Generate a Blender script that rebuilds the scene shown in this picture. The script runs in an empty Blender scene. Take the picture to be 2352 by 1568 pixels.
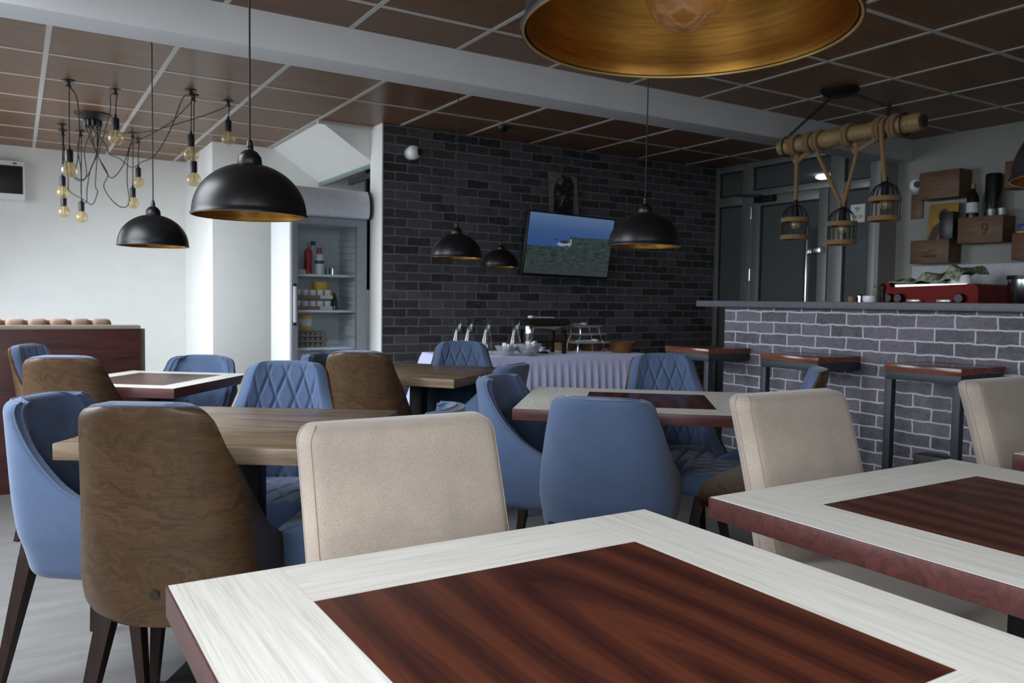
import bpy, bmesh, math, random
import numpy as np
from mathutils import Vector, Matrix
random.seed(7)
PI = math.pi
S = bpy.context.scene
COL = S.collection

# ------------------------------------------------------------------ camera, world, light, exposure
cam_d = bpy.data.cameras.new('camera'); cam = bpy.data.objects.new('camera', cam_d); COL.objects.link(cam)
YAW, PITCH, ROLL = 0.5525, 0.0495, 0.0144
fw = Vector((math.sin(YAW)*math.cos(PITCH), math.cos(YAW)*math.cos(PITCH), -math.sin(PITCH)))
r0 = Vector((math.cos(YAW), -math.sin(YAW), 0)); u0 = r0.cross(fw)
rt = r0*math.cos(ROLL) + u0*math.sin(ROLL); up = -r0*math.sin(ROLL) + u0*math.cos(ROLL)
M = Matrix((rt, up, -fw)).transposed().to_4x4(); M.translation = (0, 0, 1.12)
cam.matrix_world = M
cam_d.sensor_width = 36; cam_d.lens = 1852*36/2352; cam_d.clip_start = 0.02
cam_d.dof.use_dof = True; cam_d.dof.focus_distance = 1.7; cam_d.dof.aperture_fstop = 9.0
S.camera = cam
S.view_settings.view_transform = 'Standard'; S.view_settings.look = 'None'
S.view_settings.gamma = 1; S.view_settings.use_curve_mapping = False
S.view_settings.exposure = 0.0
S.cycles.use_denoising = True
S.cycles.max_bounces = 8; S.cycles.transparent_max_bounces = 16; S.cycles.caustics_reflective = False; S.cycles.caustics_refractive = False
S.cycles.sample_clamp_indirect = 6

W = bpy.data.worlds.new('overcast_sky'); S.world = W; W.use_nodes = True
W.node_tree.nodes['Background'].inputs[0].default_value = (0.78, 0.88, 1.0, 1); W.node_tree.nodes['Background'].inputs[1].default_value = 1.5

def area(name, loc, direction, sx, sy, energy, col):
    d = bpy.data.lights.new(name, 'AREA'); d.shape = 'RECTANGLE'; d.size = sx; d.size_y = sy; d.energy = energy; d.color = col
    o = bpy.data.objects.new(name, d); COL.objects.link(o); o.location = loc
    o.rotation_euler = Vector(direction).to_track_quat('-Z', 'Z').to_euler()
    return o
# daylight entering through the window openings of the left and rear walls
for o_, sp_ in ((area('daylight_left_far', (-1.66, 6.8, 1.4), (1, 0, -0.8), 2.6, 1.6, 125, (0.84, 0.92, 1.0)), 125),
                (area('daylight_left', (-1.66, 3.4, 1.45), (1, 0, -1.3), 4.0, 1.7, 150, (0.86, 0.93, 1.0)), 125),
                (area('daylight_left_near', (-1.66, -0.2, 1.6), (1, 0.1, -1.2), 2.0, 1.5, 82, (0.90, 0.95, 1.0)), 125),
                (area('daylight_rear', (0.0, -1.96, 1.7), (0, 1, -0.8), 2.2, 1.4, 34, (0.9, 0.95, 1.0)), 125)):
    o_.data.spread = math.radians(sp_)

# ------------------------------------------------------------------ materials
def srgb(r, g, b):
    f = lambda c: (c/255/12.92) if c/255 <= 0.04045 else ((c/255+0.055)/1.055)**2.4
    return (f(r), f(g), f(b), 1)
class NT:
    def __init__(s, name):
        s.m = bpy.data.materials.new(name); s.m.use_nodes = True
        s.t = s.m.node_tree; s.b = s.t.nodes['Principled BSDF']; s.out = s.t.nodes['Material Output']
    def n(s, typ, **kw):
        nd = s.t.nodes.new(typ)
        for k, v in kw.items():
            if k.startswith('i_'):
                key = k[2:]; key = int(key) if key.isdigit() else key.replace('_', ' ')
                nd.inputs[key].default_value = v
            else: setattr(nd, k, v)
        return nd
    def l(s, a, b): s.t.links.new(a, b)
    def coords(s, scale=(1,1,1), rot=(0,0,0), kind='Object', loc=(0,0,0)):
        tc = s.n('ShaderNodeTexCoord'); mp = s.n('ShaderNodeMapping')
        mp.inputs['Scale'].default_value = scale; mp.inputs['Rotation'].default_value = rot; mp.inputs['Location'].default_value = loc
        s.l(tc.outputs[kind], mp.inputs[0]); return mp.outputs[0]
    def noise(s, vec, scale=5, detail=4, rough=0.55, dist=0.0):
        n = s.n('ShaderNodeTexNoise'); n.inputs['Scale'].default_value = scale; n.inputs['Detail'].default_value = detail
        n.inputs['Roughness'].default_value = rough; n.inputs['Distortion'].default_value = dist
        s.l(vec, n.inputs['Vector']); return n.outputs[0]
    def ramp(s, fac, stops):
        r = s.n('ShaderNodeValToRGB'); e = r.color_ramp.elements
        while len(e) < len(stops): e.new(0.5)
        for k, (p, c) in enumerate(stops): e[k].position = p; e[k].color = c
        s.l(fac, r.inputs[0]); return r.outputs[0]
    def mix(s, fac, a, b, mode='MIX'):
        m = s.n('ShaderNodeMix', data_type='RGBA', blend_type=mode)
        for sock, v in ((m.inputs[0], fac), (m.inputs[6], a), (m.inputs[7], b)):
            if hasattr(v, 'is_output'): s.l(v, sock)
            else: sock.default_value = v
        return m.outputs[2]
    def math(s, op, a, b=0.0):
        m = s.n('ShaderNodeMath', operation=op)
        for sock, v in ((m.inputs[0], a), (m.inputs[1], b)):
            if hasattr(v, 'is_output'): s.l(v, sock)
            else: sock.default_value = v
        return m.outputs[0]
    def bump(s, h, strength=0.3, dist=0.01):
        b = s.n('ShaderNodeBump'); b.inputs['Strength'].default_value = strength; b.inputs['Distance'].default_value = dist
        s.l(h, b.inputs['Height']); s.l(b.outputs[0], s.b.inputs['Normal'])
    def base(s, c):
        if hasattr(c, 'is_output'): s.l(c, s.b.inputs['Base Color'])
        else: s.b.inputs['Base Color'].default_value = c
    def set(s, rough=0.5, metal=0.0, spec=0.5, **kw):
        s.b.inputs['Roughness'].default_value = rough; s.b.inputs['Metallic'].default_value = metal
        s.b.inputs['Specular IOR Level'].default_value = spec
        for k, v in kw.items(): s.b.inputs[k.replace('_', ' ')].default_value = v
        return s.m
def plain(name, c, rough=0.5, metal=0.0, spec=0.5, var=0.06, scale=30, **kw):
    t = NT(name); n = t.noise(t.coords(), scale, 3)
    lo = tuple(x*(1-var) for x in c[:3])+(1,); hi = tuple(min(1, x*(1+var)) for x in c[:3])+(1,)
    t.base(t.ramp(n, [(0.3, lo), (0.7, hi)])); return t.set(rough, metal, spec, **kw)
def fabric(name, c, var=0.18, bump=0.25, fine=900, mottled=0.1):
    t = NT(name); v = t.coords()
    n = t.noise(v, fine, 2, 0.6); m = t.noise(v, 9, 4, 0.6)
    d = tuple(x*(1-var) for x in c[:3])+(1,); h = tuple(min(1, x*(1+var)) for x in c[:3])+(1,)
    col = t.ramp(n, [(0.3, d), (0.7, h)])
    g = t.ramp(m, [(0.3, (1-mottled,)*3+(1,)), (0.7, (1+mottled*0.3,)*3+(1,))])
    t.base(t.mix(1.0, col, g, 'MULTIPLY')); t.bump(n, bump, 0.002)
    return t.set(0.92, 0, 0.2, Sheen_Weight=0.25, Sheen_Roughness=0.5)
def wood(name, cols, axis=1, stretch=14, scale=3.0, rough=0.4, dist=1.2, fine=0.35, spec=0.5, coat=0.0):
    """streaky grain running along axis (0 x, 1 y, 2 z)"""
    t = NT(name); sc = [stretch]*3; sc[axis] = 1.0
    v = t.coords(tuple(sc)); a = t.noise(v, scale, 5, 0.6, dist)
    sc2 = [stretch*9]*3; sc2[axis] = 2.0
    b = t.noise(t.coords(tuple(sc2)), scale, 3, 0.6)
    f = t.math('ADD', t.math('MULTIPLY', a, 1-fine), t.math('MULTIPLY', b, fine))
    k = len(cols); t.base(t.ramp(f, [(0.33+0.34*i/(k-1), c) for i, c in enumerate(cols)]))
    return t.set(rough, 0, spec, Coat_Weight=coat, Coat_Roughness=0.15)
def cathedral(name, cols, rough=0.3, axis=1):
    """mahogany inlay with arched figure along y"""
    t = NT(name); v = t.coords((1, 0.17, 0), loc=(-0.03, 0.03, 0))
    wn = t.noise(t.coords((1.0, 0.5, 1)), 4.0, 3, 0.5)
    w = t.n('ShaderNodeTexWave', wave_type='RINGS', rings_direction='SPHERICAL'); t.l(v, w.inputs[0])
    w.inputs['Scale'].default_value = 5.0; w.inputs['Distortion'].default_value = 2.2; w.inputs['Detail'].default_value = 4; w.inputs['Detail Scale'].default_value = 2.2
    w2 = t.n('ShaderNodeTexWave', wave_type='RINGS', rings_direction='SPHERICAL', wave_profile='SAW'); t.l(v, w2.inputs[0])
    w2.inputs['Scale'].default_value = 21; w2.inputs['Distortion'].default_value = 9; w2.inputs['Detail'].default_value = 4; w2.inputs['Detail Scale'].default_value = 1.2
    fine = t.noise(t.coords((110, 4, 1)), 3, 4, 0.65)
    f = t.math('ADD', t.math('MULTIPLY', w.outputs[1], 0.36), t.math('ADD', t.math('MULTIPLY', wn, 0.20), t.math('ADD', t.math('MULTIPLY', fine, 0.34), t.math('MULTIPLY', w2.outputs[1], 0.13))))
    t.base(t.ramp(f, [(0.3, cols[0]), (0.52, cols[1]), (0.76, cols[2])]))
    return t.set(rough, 0, 0.5)
def bricks(name, plane, dark, mid, light, mortar, seed=0.0):
    t = NT(name); tc = t.n('ShaderNodeTexCoord'); sp = t.n('ShaderNodeSeparateXYZ'); t.l(tc.outputs['Object'], sp.inputs[0])
    cb = t.n('ShaderNodeCombineXYZ'); t.l(sp.outputs[0 if plane == 'x' else 1], cb.inputs[0]); t.l(sp.outputs[2], cb.inputs[1])
    nz = t.n('ShaderNodeTexNoise'); nz.inputs['Scale'].default_value = 14; nz.inputs['Detail'].default_value = 3; t.l(cb.outputs[0], nz.inputs['Vector'])
    off = t.n('ShaderNodeVectorMath', operation='SUBTRACT'); t.l(nz.outputs['Color'], off.inputs[0]); off.inputs[1].default_value = (0.5, 0.5, 0.5)
    ml = t.n('ShaderNodeVectorMath', operation='SCALE'); t.l(off.outputs[0], ml.inputs[0]); ml.inputs['Scale'].default_value = 0.019
    ad = t.n('ShaderNodeVectorMath', operation='ADD'); t.l(cb.outputs[0], ad.inputs[0]); t.l(ml.outputs[0], ad.inputs[1])
    sh = t.n('ShaderNodeVectorMath', operation='ADD'); t.l(ad.outputs[0], sh.inputs[0]); sh.inputs[1].default_value = (seed, seed*0.37, 0)
    def bt(c1, c2, mo, bias):
        b = t.n('ShaderNodeTexBrick'); t.l(sh.outputs[0], b.inputs['Vector']); b.offset = 0.5; b.squash = 1.0
        b.inputs['Color1'].default_value = c1; b.inputs['Color2'].default_value = c2; b.inputs['Mortar'].default_value = mo
        b.inputs['Scale'].default_value = 1.0; b.inputs['Mortar Size'].default_value = 0.005; b.inputs['Mortar Smooth'].default_value = 0.35
        b.inputs['Bias'].default_value = bias; b.inputs['Brick Width'].default_value = 0.21; b.inputs['Row Height'].default_value = 0.0703
        return b
    b = bt(dark, light, mortar, -0.15)
    blot = t.noise(cb.outputs[0], 16, 5, 0.65); blot2 = t.noise(cb.outputs[0], 70, 4, 0.7)
    c = t.mix(t.ramp(blot, [(0.38, (0, 0, 0, 1)), (0.7, (.6, .6, .6, 1))]), b.outputs[0], mid)
    c = t.mix(t.ramp(t.noise(cb.outputs[0], 7, 3, 0.6), [(0.54, (0, 0, 0, 1)), (0.74, (.6, .6, .6, 1))]), c, dark)
    c = t.mix(0.5, c, t.ramp(blot2, [(0.25, (.45, .45, .45, 1)), (0.75, (1.5, 1.5, 1.5, 1))]), 'MULTIPLY')
    c = t.mix(b.outputs['Fac'], c, mortar); t.base(c)
    return t.set(0.85, 0, 0.25)
def glassy(name, tint=(1, 1, 1, 1), refl=0.12, rough=0.02, body=None, bodyfac=0.0):
    """thin pane: mostly see-through with a fresnel reflection and, if asked, a milky body"""
    t = NT(name); tr = t.n('ShaderNodeBsdfTransparent'); tr.inputs[0].default_value = tint
    gl = t.n('ShaderNodeBsdfGlossy'); gl.inputs['Roughness'].default_value = rough
    lw = t.n('ShaderNodeLayerWeight'); lw.inputs['Blend'].default_value = 0.5
    fac = t.math('ADD', t.math('MULTIPLY', t.math('POWER', lw.outputs['Facing'], 3.0), min(0.8, refl*1.8)), 0.05)
    base = tr.outputs[0]
    if body is not None:
        df = t.n('ShaderNodeBsdfDiffuse'); df.inputs[0].default_value = body
        mb = t.n('ShaderNodeMixShader'); mb.inputs[0].default_value = bodyfac; t.l(tr.outputs[0], mb.inputs[1]); t.l(df.outputs[0], mb.inputs[2]); base = mb.outputs[0]
    mx = t.n('ShaderNodeMixShader'); t.l(fac, mx.inputs[0]); t.l(base, mx.inputs[1]); t.l(gl.outputs[0], mx.inputs[2])
    t.l(mx.outputs[0], t.out.inputs['Surface']); return t.m
def glow(name, c, strength):
    t = NT(name); t.base((0.02, 0.02, 0.02, 1)); t.b.inputs['Emission Color'].default_value = c; t.b.inputs['Emission Strength'].default_value = strength
    return t.set(0.4)

mat = {}
mat['wall'] = plain('painted_plaster', (0.80, 0.80, 0.77, 1), 0.85, spec=0.2, var=0.02, scale=6)
mat['wall_dim'] = plain('shade_dimmed_plaster', (0.29, 0.29, 0.27, 1), 0.85, spec=0.2, var=0.03, scale=6)  # white plaster darkened: light falloff on the right put into its colour
mat['beam'] = plain('beam_plaster', (0.74, 0.75, 0.75, 1), 0.85, spec=0.2, var=0.03, scale=4)
mat['grid'] = plain('white_ceiling_grid_metal', (0.62, 0.60, 0.56, 1), 0.5, var=0.02)
mat['void'] = plain('roof_slab_concrete', (0.5, 0.5, 0.48, 1), 0.9)
def ceiling_mat():
    t = NT('wood_laminate_ceiling_tiles')
    v = t.coords((1.0, 14, 1)); a = t.noise(v, 2.2, 5, 0.6, 0.6)
    tc = t.n('ShaderNodeTexCoord'); mp = t.n('ShaderNodeMapping'); mp.inputs['Location'].default_value = (-0.166, -0.49, 0); t.l(tc.outputs['Object'], mp.inputs[0])
    sn = t.n('ShaderNodeVectorMath', operation='SNAP'); t.l(mp.outputs[0], sn.inputs[0]); sn.inputs[1].default_value = (0.6, 0.6, 10)
    wn = t.n('ShaderNodeTexWhiteNoise', noise_dimensions='3D'); t.l(sn.outputs[0], wn.inputs['Vector'])
    c = t.ramp(a, [(0.3, (0.165, 0.085, 0.042, 1)), (0.7, (0.245, 0.135, 0.07, 1))])
    k = t.ramp(wn.outputs['Value'], [(0, (0.88, 0.86, 0.86, 1)), (1, (1.1, 1.05, 1.02, 1))])
    t.base(t.mix(1.0, c, k, 'MULTIPLY')); return t.set(0.34, 0, 0.22)
mat['tiles'] = ceiling_mat()
def floor_mat():
    t = NT('pale_grey_floor'); v = t.coords((1, 6, 1), rot=(0, 0, 0.5)); a = t.noise(v, 3, 6, 0.65, 0.5)
    t.base(t.ramp(a, [(0.3, (0.15, 0.145, 0.14, 1)), (0.7, (0.20, 0.195, 0.19, 1))])); return t.set(0.35, 0, 0.4)
mat['floor'] = floor_mat()
mat['brick_wall'] = bricks('brick_wallpaper_shaded', 'x', (0.034, 0.034, 0.034, 1), (0.088, 0.085, 0.09, 1), (0.15, 0.143, 0.158, 1), (0.20, 0.20, 0.20, 1))  # same wallpaper as the bar; the back wall's shade is put into its colours
mat['brick_bar'] = bricks('grey_violet_brick_wallpaper_lit', 'y', (0.10, 0.09, 0.11, 1), (0.20, 0.21, 0.23, 1), (0.20, 0.17, 0.21, 1), (0.50, 0.52, 0.55, 1), 0.31)  # same wallpaper as the back wall, its stronger light put into the tones
mat['blue'] = fabric('denim_blue_fabric', (0.072, 0.108, 0.192, 1), 0.2)
mat['tan'] = fabric('beige_suede', (0.37, 0.31, 0.255, 1), 0.16, 0.3, 420, 0.14)
mat['seam'] = plain('tan_stitching', (0.30, 0.23, 0.18, 1), 0.9)
mat['tuft'] = fabric('brown_tufted_fabric', (0.30, 0.19, 0.13, 1), 0.15)
mat['pipe'] = fabric('blue_piping', (0.07, 0.105, 0.19, 1), 0.1)
def walnut():
    t = NT('figured_walnut_veneer'); v = t.coords((1, 1, 1.0))
    warp = t.noise(v, 5.0, 4, 0.6)
    sp = t.n('ShaderNodeSeparateXYZ'); t.l(v, sp.inputs[0])
    zz = t.math('ADD', t.math('MULTIPLY', sp.outputs[2], 14.0), t.math('MULTIPLY', warp, 5.5))
    xx = t.math('MULTIPLY', sp.outputs[0], 1.6)
    cb = t.n('ShaderNodeCombineXYZ'); t.l(xx, cb.inputs[0]); t.l(t.math('MULTIPLY', sp.outputs[1], 1.6), cb.inputs[1]); t.l(zz, cb.inputs[2])
    a = t.noise(cb.outputs[0], 3.2, 6, 0.65, 0.4)
    fine = t.noise(t.coords((6, 6, 150)), 3, 3, 0.6)
    f = t.math('ADD', t.math('MULTIPLY', a, 0.62), t.math('MULTIPLY', fine, 0.38))
    t.base(t.ramp(f, [(0.3, (0.026, 0.013, 0.006, 1)), (0.5, (0.064, 0.034, 0.015, 1)), (0.72, (0.112, 0.064, 0.029, 1))]))
    return t.set(0.38, 0, 0.4)
mat['walnut'] = walnut()
mat['leg'] = wood('dark_stained_wood_leg', [(0.010, 0.0045, 0.003, 1), (0.026, 0.013, 0.009, 1)], 2, rough=0.5, spec=0.25)
WC = [(0.56, 0.53, 0.45, 1), (0.74, 0.72, 0.66, 1), (0.84, 0.83, 0.79, 1)]
mat['whitex'] = wood('bleached_oak_grain_across', WC, 0, 22, 4, 0.35, 0.2, 0.55)
mat['whitey'] = wood('bleached_oak_grain_along', WC, 1, 22, 4, 0.35, 0.2, 0.55)
GC = [(0.30, 0.26, 0.21, 1), (0.38, 0.34, 0.28, 1), (0.45, 0.41, 0.35, 1)]
mat['mahog'] = cathedral('mahogany_inlay', [(0.034, 0.009, 0.007, 1), (0.066, 0.017, 0.010, 1), (0.105, 0.029, 0.014, 1)])
mat['mahog_edge'] = wood('mahogany_edge_band', [(0.045, 0.014, 0.013, 1), (0.10, 0.033, 0.03, 1)], 0, 10, 4, 0.35)
mat['mahog_panel'] = wood('dark_mahogany_panel', [(0.025, 0.006, 0.006, 1), (0.06, 0.017, 0.015, 1), (0.085, 0.026, 0.021, 1)], 0, 9, 2.2, 0.4, 1.6)
mat['brownoak'] = wood('grey_brown_oak', [(0.06, 0.036, 0.02, 1), (0.19, 0.13, 0.08, 1), (0.30, 0.215, 0.14, 1)], 0, 11, 2.4, 0.33, 0.6, 0.3)
mat['stooltop'] = wood('reddish_acacia', [(0.06, 0.018, 0.01, 1), (0.16, 0.05, 0.028, 1), (0.22, 0.08, 0.045, 1)], 1, 8, 3, 0.16, 1.0)
mat['stoolmetal'] = plain('blue_black_steel', (0.028, 0.037, 0.045, 1), 0.5, 0.0, 0.4)
mat['black'] = plain('satin_black_metal', (0.009, 0.009, 0.010, 1), 0.5, 0.0, 0.2)
mat['shade'] = plain('matt_black_lacquer', (0.006, 0.0063, 0.0075, 1), 0.36, 0.0, 0.38, var=0.02)
def gold():
    t = NT('brushed_gold_lining'); v = t.coords((3, 3, 60)); n = t.noise(v, 6, 4, 0.6)
    t.base(t.ramp(n, [(0.3, (0.27, 0.12, 0.02, 1)), (0.7, (0.42, 0.21, 0.045, 1))])); return t.set(0.34, 0.9, 0.5)
mat['gold'] = gold()
mat['goldrim'] = plain('gold_rim', (0.6, 0.42, 0.14, 1), 0.3, 0.9)
mat['plastic'] = plain('black_plastic', (0.010, 0.010, 0.011, 1), 0.4)
mat['cord'] = plain('black_cord', (0.010, 0.010, 0.011, 1), 0.7)
mat['bulb'] = glassy('amber_bulb_glass', (0.93, 0.86, 0.70, 1), 0.35, 0.03, (0.75, 0.62, 0.36, 1), 0.22)
mat['clear'] = glassy('clear_glass', (0.97, 0.975, 0.98, 1), 0.2, 0.08)
mat['lampbulb'] = glassy('smoked_bulb_glass', (0.96, 0.88, 0.76, 1), 0.22, 0.04, (0.55, 0.4, 0.25, 1), 0.06)
mat['bowlglass'] = glassy('cut_glass', (0.90, 0.92, 0.93, 1), 0.25, 0.1, (0.8, 0.83, 0.85, 1), 0.2)
mat['filament'] = plain('filament_stem', (0.75, 0.68, 0.5, 1), 0.4)
mat['bamboo'] = wood('bamboo_cane', [(0.14, 0.09, 0.03, 1), (0.24, 0.16, 0.062, 1), (0.30, 0.21, 0.085, 1)], 1, 10, 4, 0.5)
mat['rope'] = fabric('jute_rope', (0.24, 0.145, 0.062, 1), 0.3, 0.6, 260)
mat['crate'] = wood('pine_wine_crate', [(0.085, 0.038, 0.014, 1), (0.125, 0.06, 0.023, 1), (0.16, 0.083, 0.033, 1)], 1, 9, 2.5, 0.55)
mat['crateink'] = plain('burnt_brand_ink', (0.09, 0.035, 0.014, 1), 0.8)
mat['steel'] = plain('polished_steel', (0.72, 0.72, 0.72, 1), 0.18, 1.0)
mat['chrome'] = plain('bright_chrome', (0.85, 0.85, 0.83, 1), 0.1, 1.0)
mat['tongsteel'] = plain('brushed_light_steel', (0.85, 0.85, 0.84, 1), 0.35, 0.35)
mat['darksteel'] = plain('dark_steel_lid', (0.03, 0.027, 0.02, 1), 0.2, 0.6)
mat['alu'] = plain('grey_aluminium_profile', (0.20, 0.205, 0.195, 1), 0.45, 0.3)
mat['gasket'] = plain('black_rubber_gasket', (0.008, 0.008, 0.008, 1), 0.7)
mat['doorglass'] = glassy('grey_tinted_glass', (0.36, 0.38, 0.38, 1), 0.18, 0.06, (0.16, 0.17, 0.17, 1), 0.55)
mat['corridor'] = plain('corridor_paint', (0.4, 0.4, 0.38, 1), 0.9)
mat['lamp'] = glow('lit_lamp', (1, 0.98, 0.92, 1), 60)
mat['screw'] = plain('screw_metal', (0.06, 0.05, 0.045, 1), 0.35, 0.8)
mat['white'] = plain('white_enamel', (0.82, 0.84, 0.86, 1), 0.3, var=0.01)
mat['fridgegrey'] = plain('grey_fridge_frame', (0.27, 0.28, 0.31, 1), 0.4)
mat['fridgein'] = plain('fridge_liner', (0.78, 0.82, 0.85, 1), 0.4)
mat['canopy'] = plain('translucent_canopy_plastic', (0.62, 0.65, 0.70, 1), 0.3)
mat['paneglass'] = glassy('fridge_door_glass', (0.94, 0.96, 0.96, 1), 0.12, 0.02)
mat['cloth'] = fabric('lilac_tablecloth', (0.60, 0.61, 0.86, 1), 0.05, 0.1, 500, 0.04)
def wicker():
    t = NT('woven_wicker'); v = t.coords((1, 1, 1)); w = t.n('ShaderNodeTexWave', wave_type='BANDS', bands_direction='Z'); t.l(v, w.inputs[0]); w.inputs['Scale'].default_value = 60; w.inputs['Distortion'].default_value = 4; w.inputs['Detail Scale'].default_value = 6
    t.base(t.ramp(w.outputs[1], [(0.2, (0.10, 0.04, 0.012, 1)), (0.8, (0.32, 0.155, 0.05, 1))])); t.bump(w.outputs[1], 0.6, 0.004); return t.set(0.7)
mat['wicker'] = wicker()
mat['counter'] = plain('slate_countertop', (0.115, 0.115, 0.135, 1), 0.5, var=0.1)
mat['red'] = plain('glossy_red_enamel', (0.19, 0.007, 0.006, 1), 0.5, spec=0.15)
mat['redplastic'] = plain('red_plastic', (0.42, 0.02, 0.015, 1), 0.35)
mat['yellow'] = plain('yellow_plastic', (0.65, 0.38, 0.03, 1), 0.45)
mat['bluecap'] = plain('blue_cap_plastic', (0.02, 0.05, 0.22, 1), 0.4)
mat['kraft'] = plain('brown_cardboard', (0.26, 0.16, 0.085, 1), 0.85)
mat['egg'] = plain('grey_egg_pulp', (0.24, 0.20, 0.165, 1), 0.95, var=0.2, scale=80)
mat['darkbottle'] = plain('dark_bottle_glass', (0.01, 0.014, 0.01, 1), 0.12, spec=0.8)
mat['paper'] = plain('off_white_paper', (0.62, 0.62, 0.58, 1), 0.8, var=0.03)
mat['ink'] = plain('black_ink', (0.02, 0.02, 0.02, 1), 0.8)
def towel():
    t = NT('green_patterned_cloth'); n = t.noise(t.coords(), 38, 3, 0.6)
    t.base(t.ramp(n, [(0.38, (0.09, 0.16, 0.06, 1)), (0.5, (0.30, 0.33, 0.22, 1)), (0.62, (0.50, 0.48, 0.38, 1))])); return t.set(0.9)
mat['towel'] = towel()
def photo():
    t = NT('monochrome_photo_print'); n = t.noise(t.coords((1, 1, 1.2)), 13, 3, 0.6, 0.6)
    t.base(t.ramp(n, [(0.52, (0.012, 0.012, 0.012, 1)), (0.6, (0.10, 0.10, 0.095, 1)), (0.72, (0.34, 0.34, 0.33, 1))])); return t.set(0.5)
mat['photo'] = photo()
def screen():
    t = NT('television_picture'); tc = t.n('ShaderNodeTexCoord'); sp = t.n('ShaderNodeSeparateXYZ'); t.l(tc.outputs['Object'], sp.inputs[0])
    x, z = sp.outputs[0], sp.outputs[2]
    n1 = t.noise(tc.outputs['Object'], 5, 5, 0.6); n2 = t.noise(t.coords((6, 1, 22)), 2.4, 5, 0.65)
    # horizon: a low dune on the left that rises to a ridge right of the middle
    hr = t.n('ShaderNodeMapRange'); t.l(x, hr.inputs[0]); hr.inputs[1].default_value = -0.06; hr.inputs[2].default_value = 0.03; hr.inputs[3].default_value = -0.015; hr.inputs[4].default_value = 0.08; hr.interpolation_type = 'SMOOTHSTEP'
    d = t.math('SUBTRACT', z, t.math('ADD', hr.outputs[0], t.math('MULTIPLY', t.math('SUBTRACT', n1, 0.5), 0.02)))
    land = t.ramp(t.math('MULTIPLY', d, 400.0), [(0.0, (1, 1, 1, 1)), (1.0, (0, 0, 0, 1))])
    sky = t.ramp(t.math('ADD', t.math('MULTIPLY', z, 2.0), 0.5), [(0.4, (0.020, 0.058, 0.175, 1)), (0.75, (0.034, 0.075, 0.185, 1)), (1.0, (0.075, 0.125, 0.235, 1))])
    gr = t.ramp(n2, [(0.36, (0.010, 0.018, 0.022, 1)), (0.52, (0.024, 0.042, 0.038, 1)), (0.7, (0.046, 0.068, 0.052, 1))])
    gr = t.mix(t.ramp(t.math('ADD', z, 0.25), [(0.0, (0.6, 0.6, 0.6, 1)), (0.2, (0, 0, 0, 1))]), gr, (0.035, 0.036, 0.040, 1))
    c = t.mix(land, sky, gr); t.base((0.004, 0.004, 0.004, 1)); t.l(c, t.b.inputs['Emission Color']); t.b.inputs['Emission Strength'].default_value = 1.0
    return t.set(0.25)
mat['screen'] = screen()
mat['birdwhite'] = glow('screen_white_plumage', (0.30, 0.30, 0.40, 1), 0.75)
mat['birddark'] = glow('screen_dark_plumage', (0.02, 0.02, 0.03, 1), 1.0)
mat['goldleaf'] = plain('gold_leaf_panel', (0.34, 0.22, 0.045, 1), 0.45, 0.3, var=0.15)
mat['robe'] = plain('dark_brown_paint', (0.045, 0.026, 0.014, 1), 0.6)
mat['robe2'] = plain('ochre_paint', (0.22, 0.11, 0.035, 1), 0.6)
mat['greenglass'] = glassy('green_edge_glass', (0.62, 0.75, 0.68, 1), 0.25, 0.03, (0.35, 0.45, 0.40, 1), 0.35)
mat['foil'] = plain('white_wrappers', (0.72, 0.72, 0.74, 1), 0.45, var=0.15)

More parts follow.
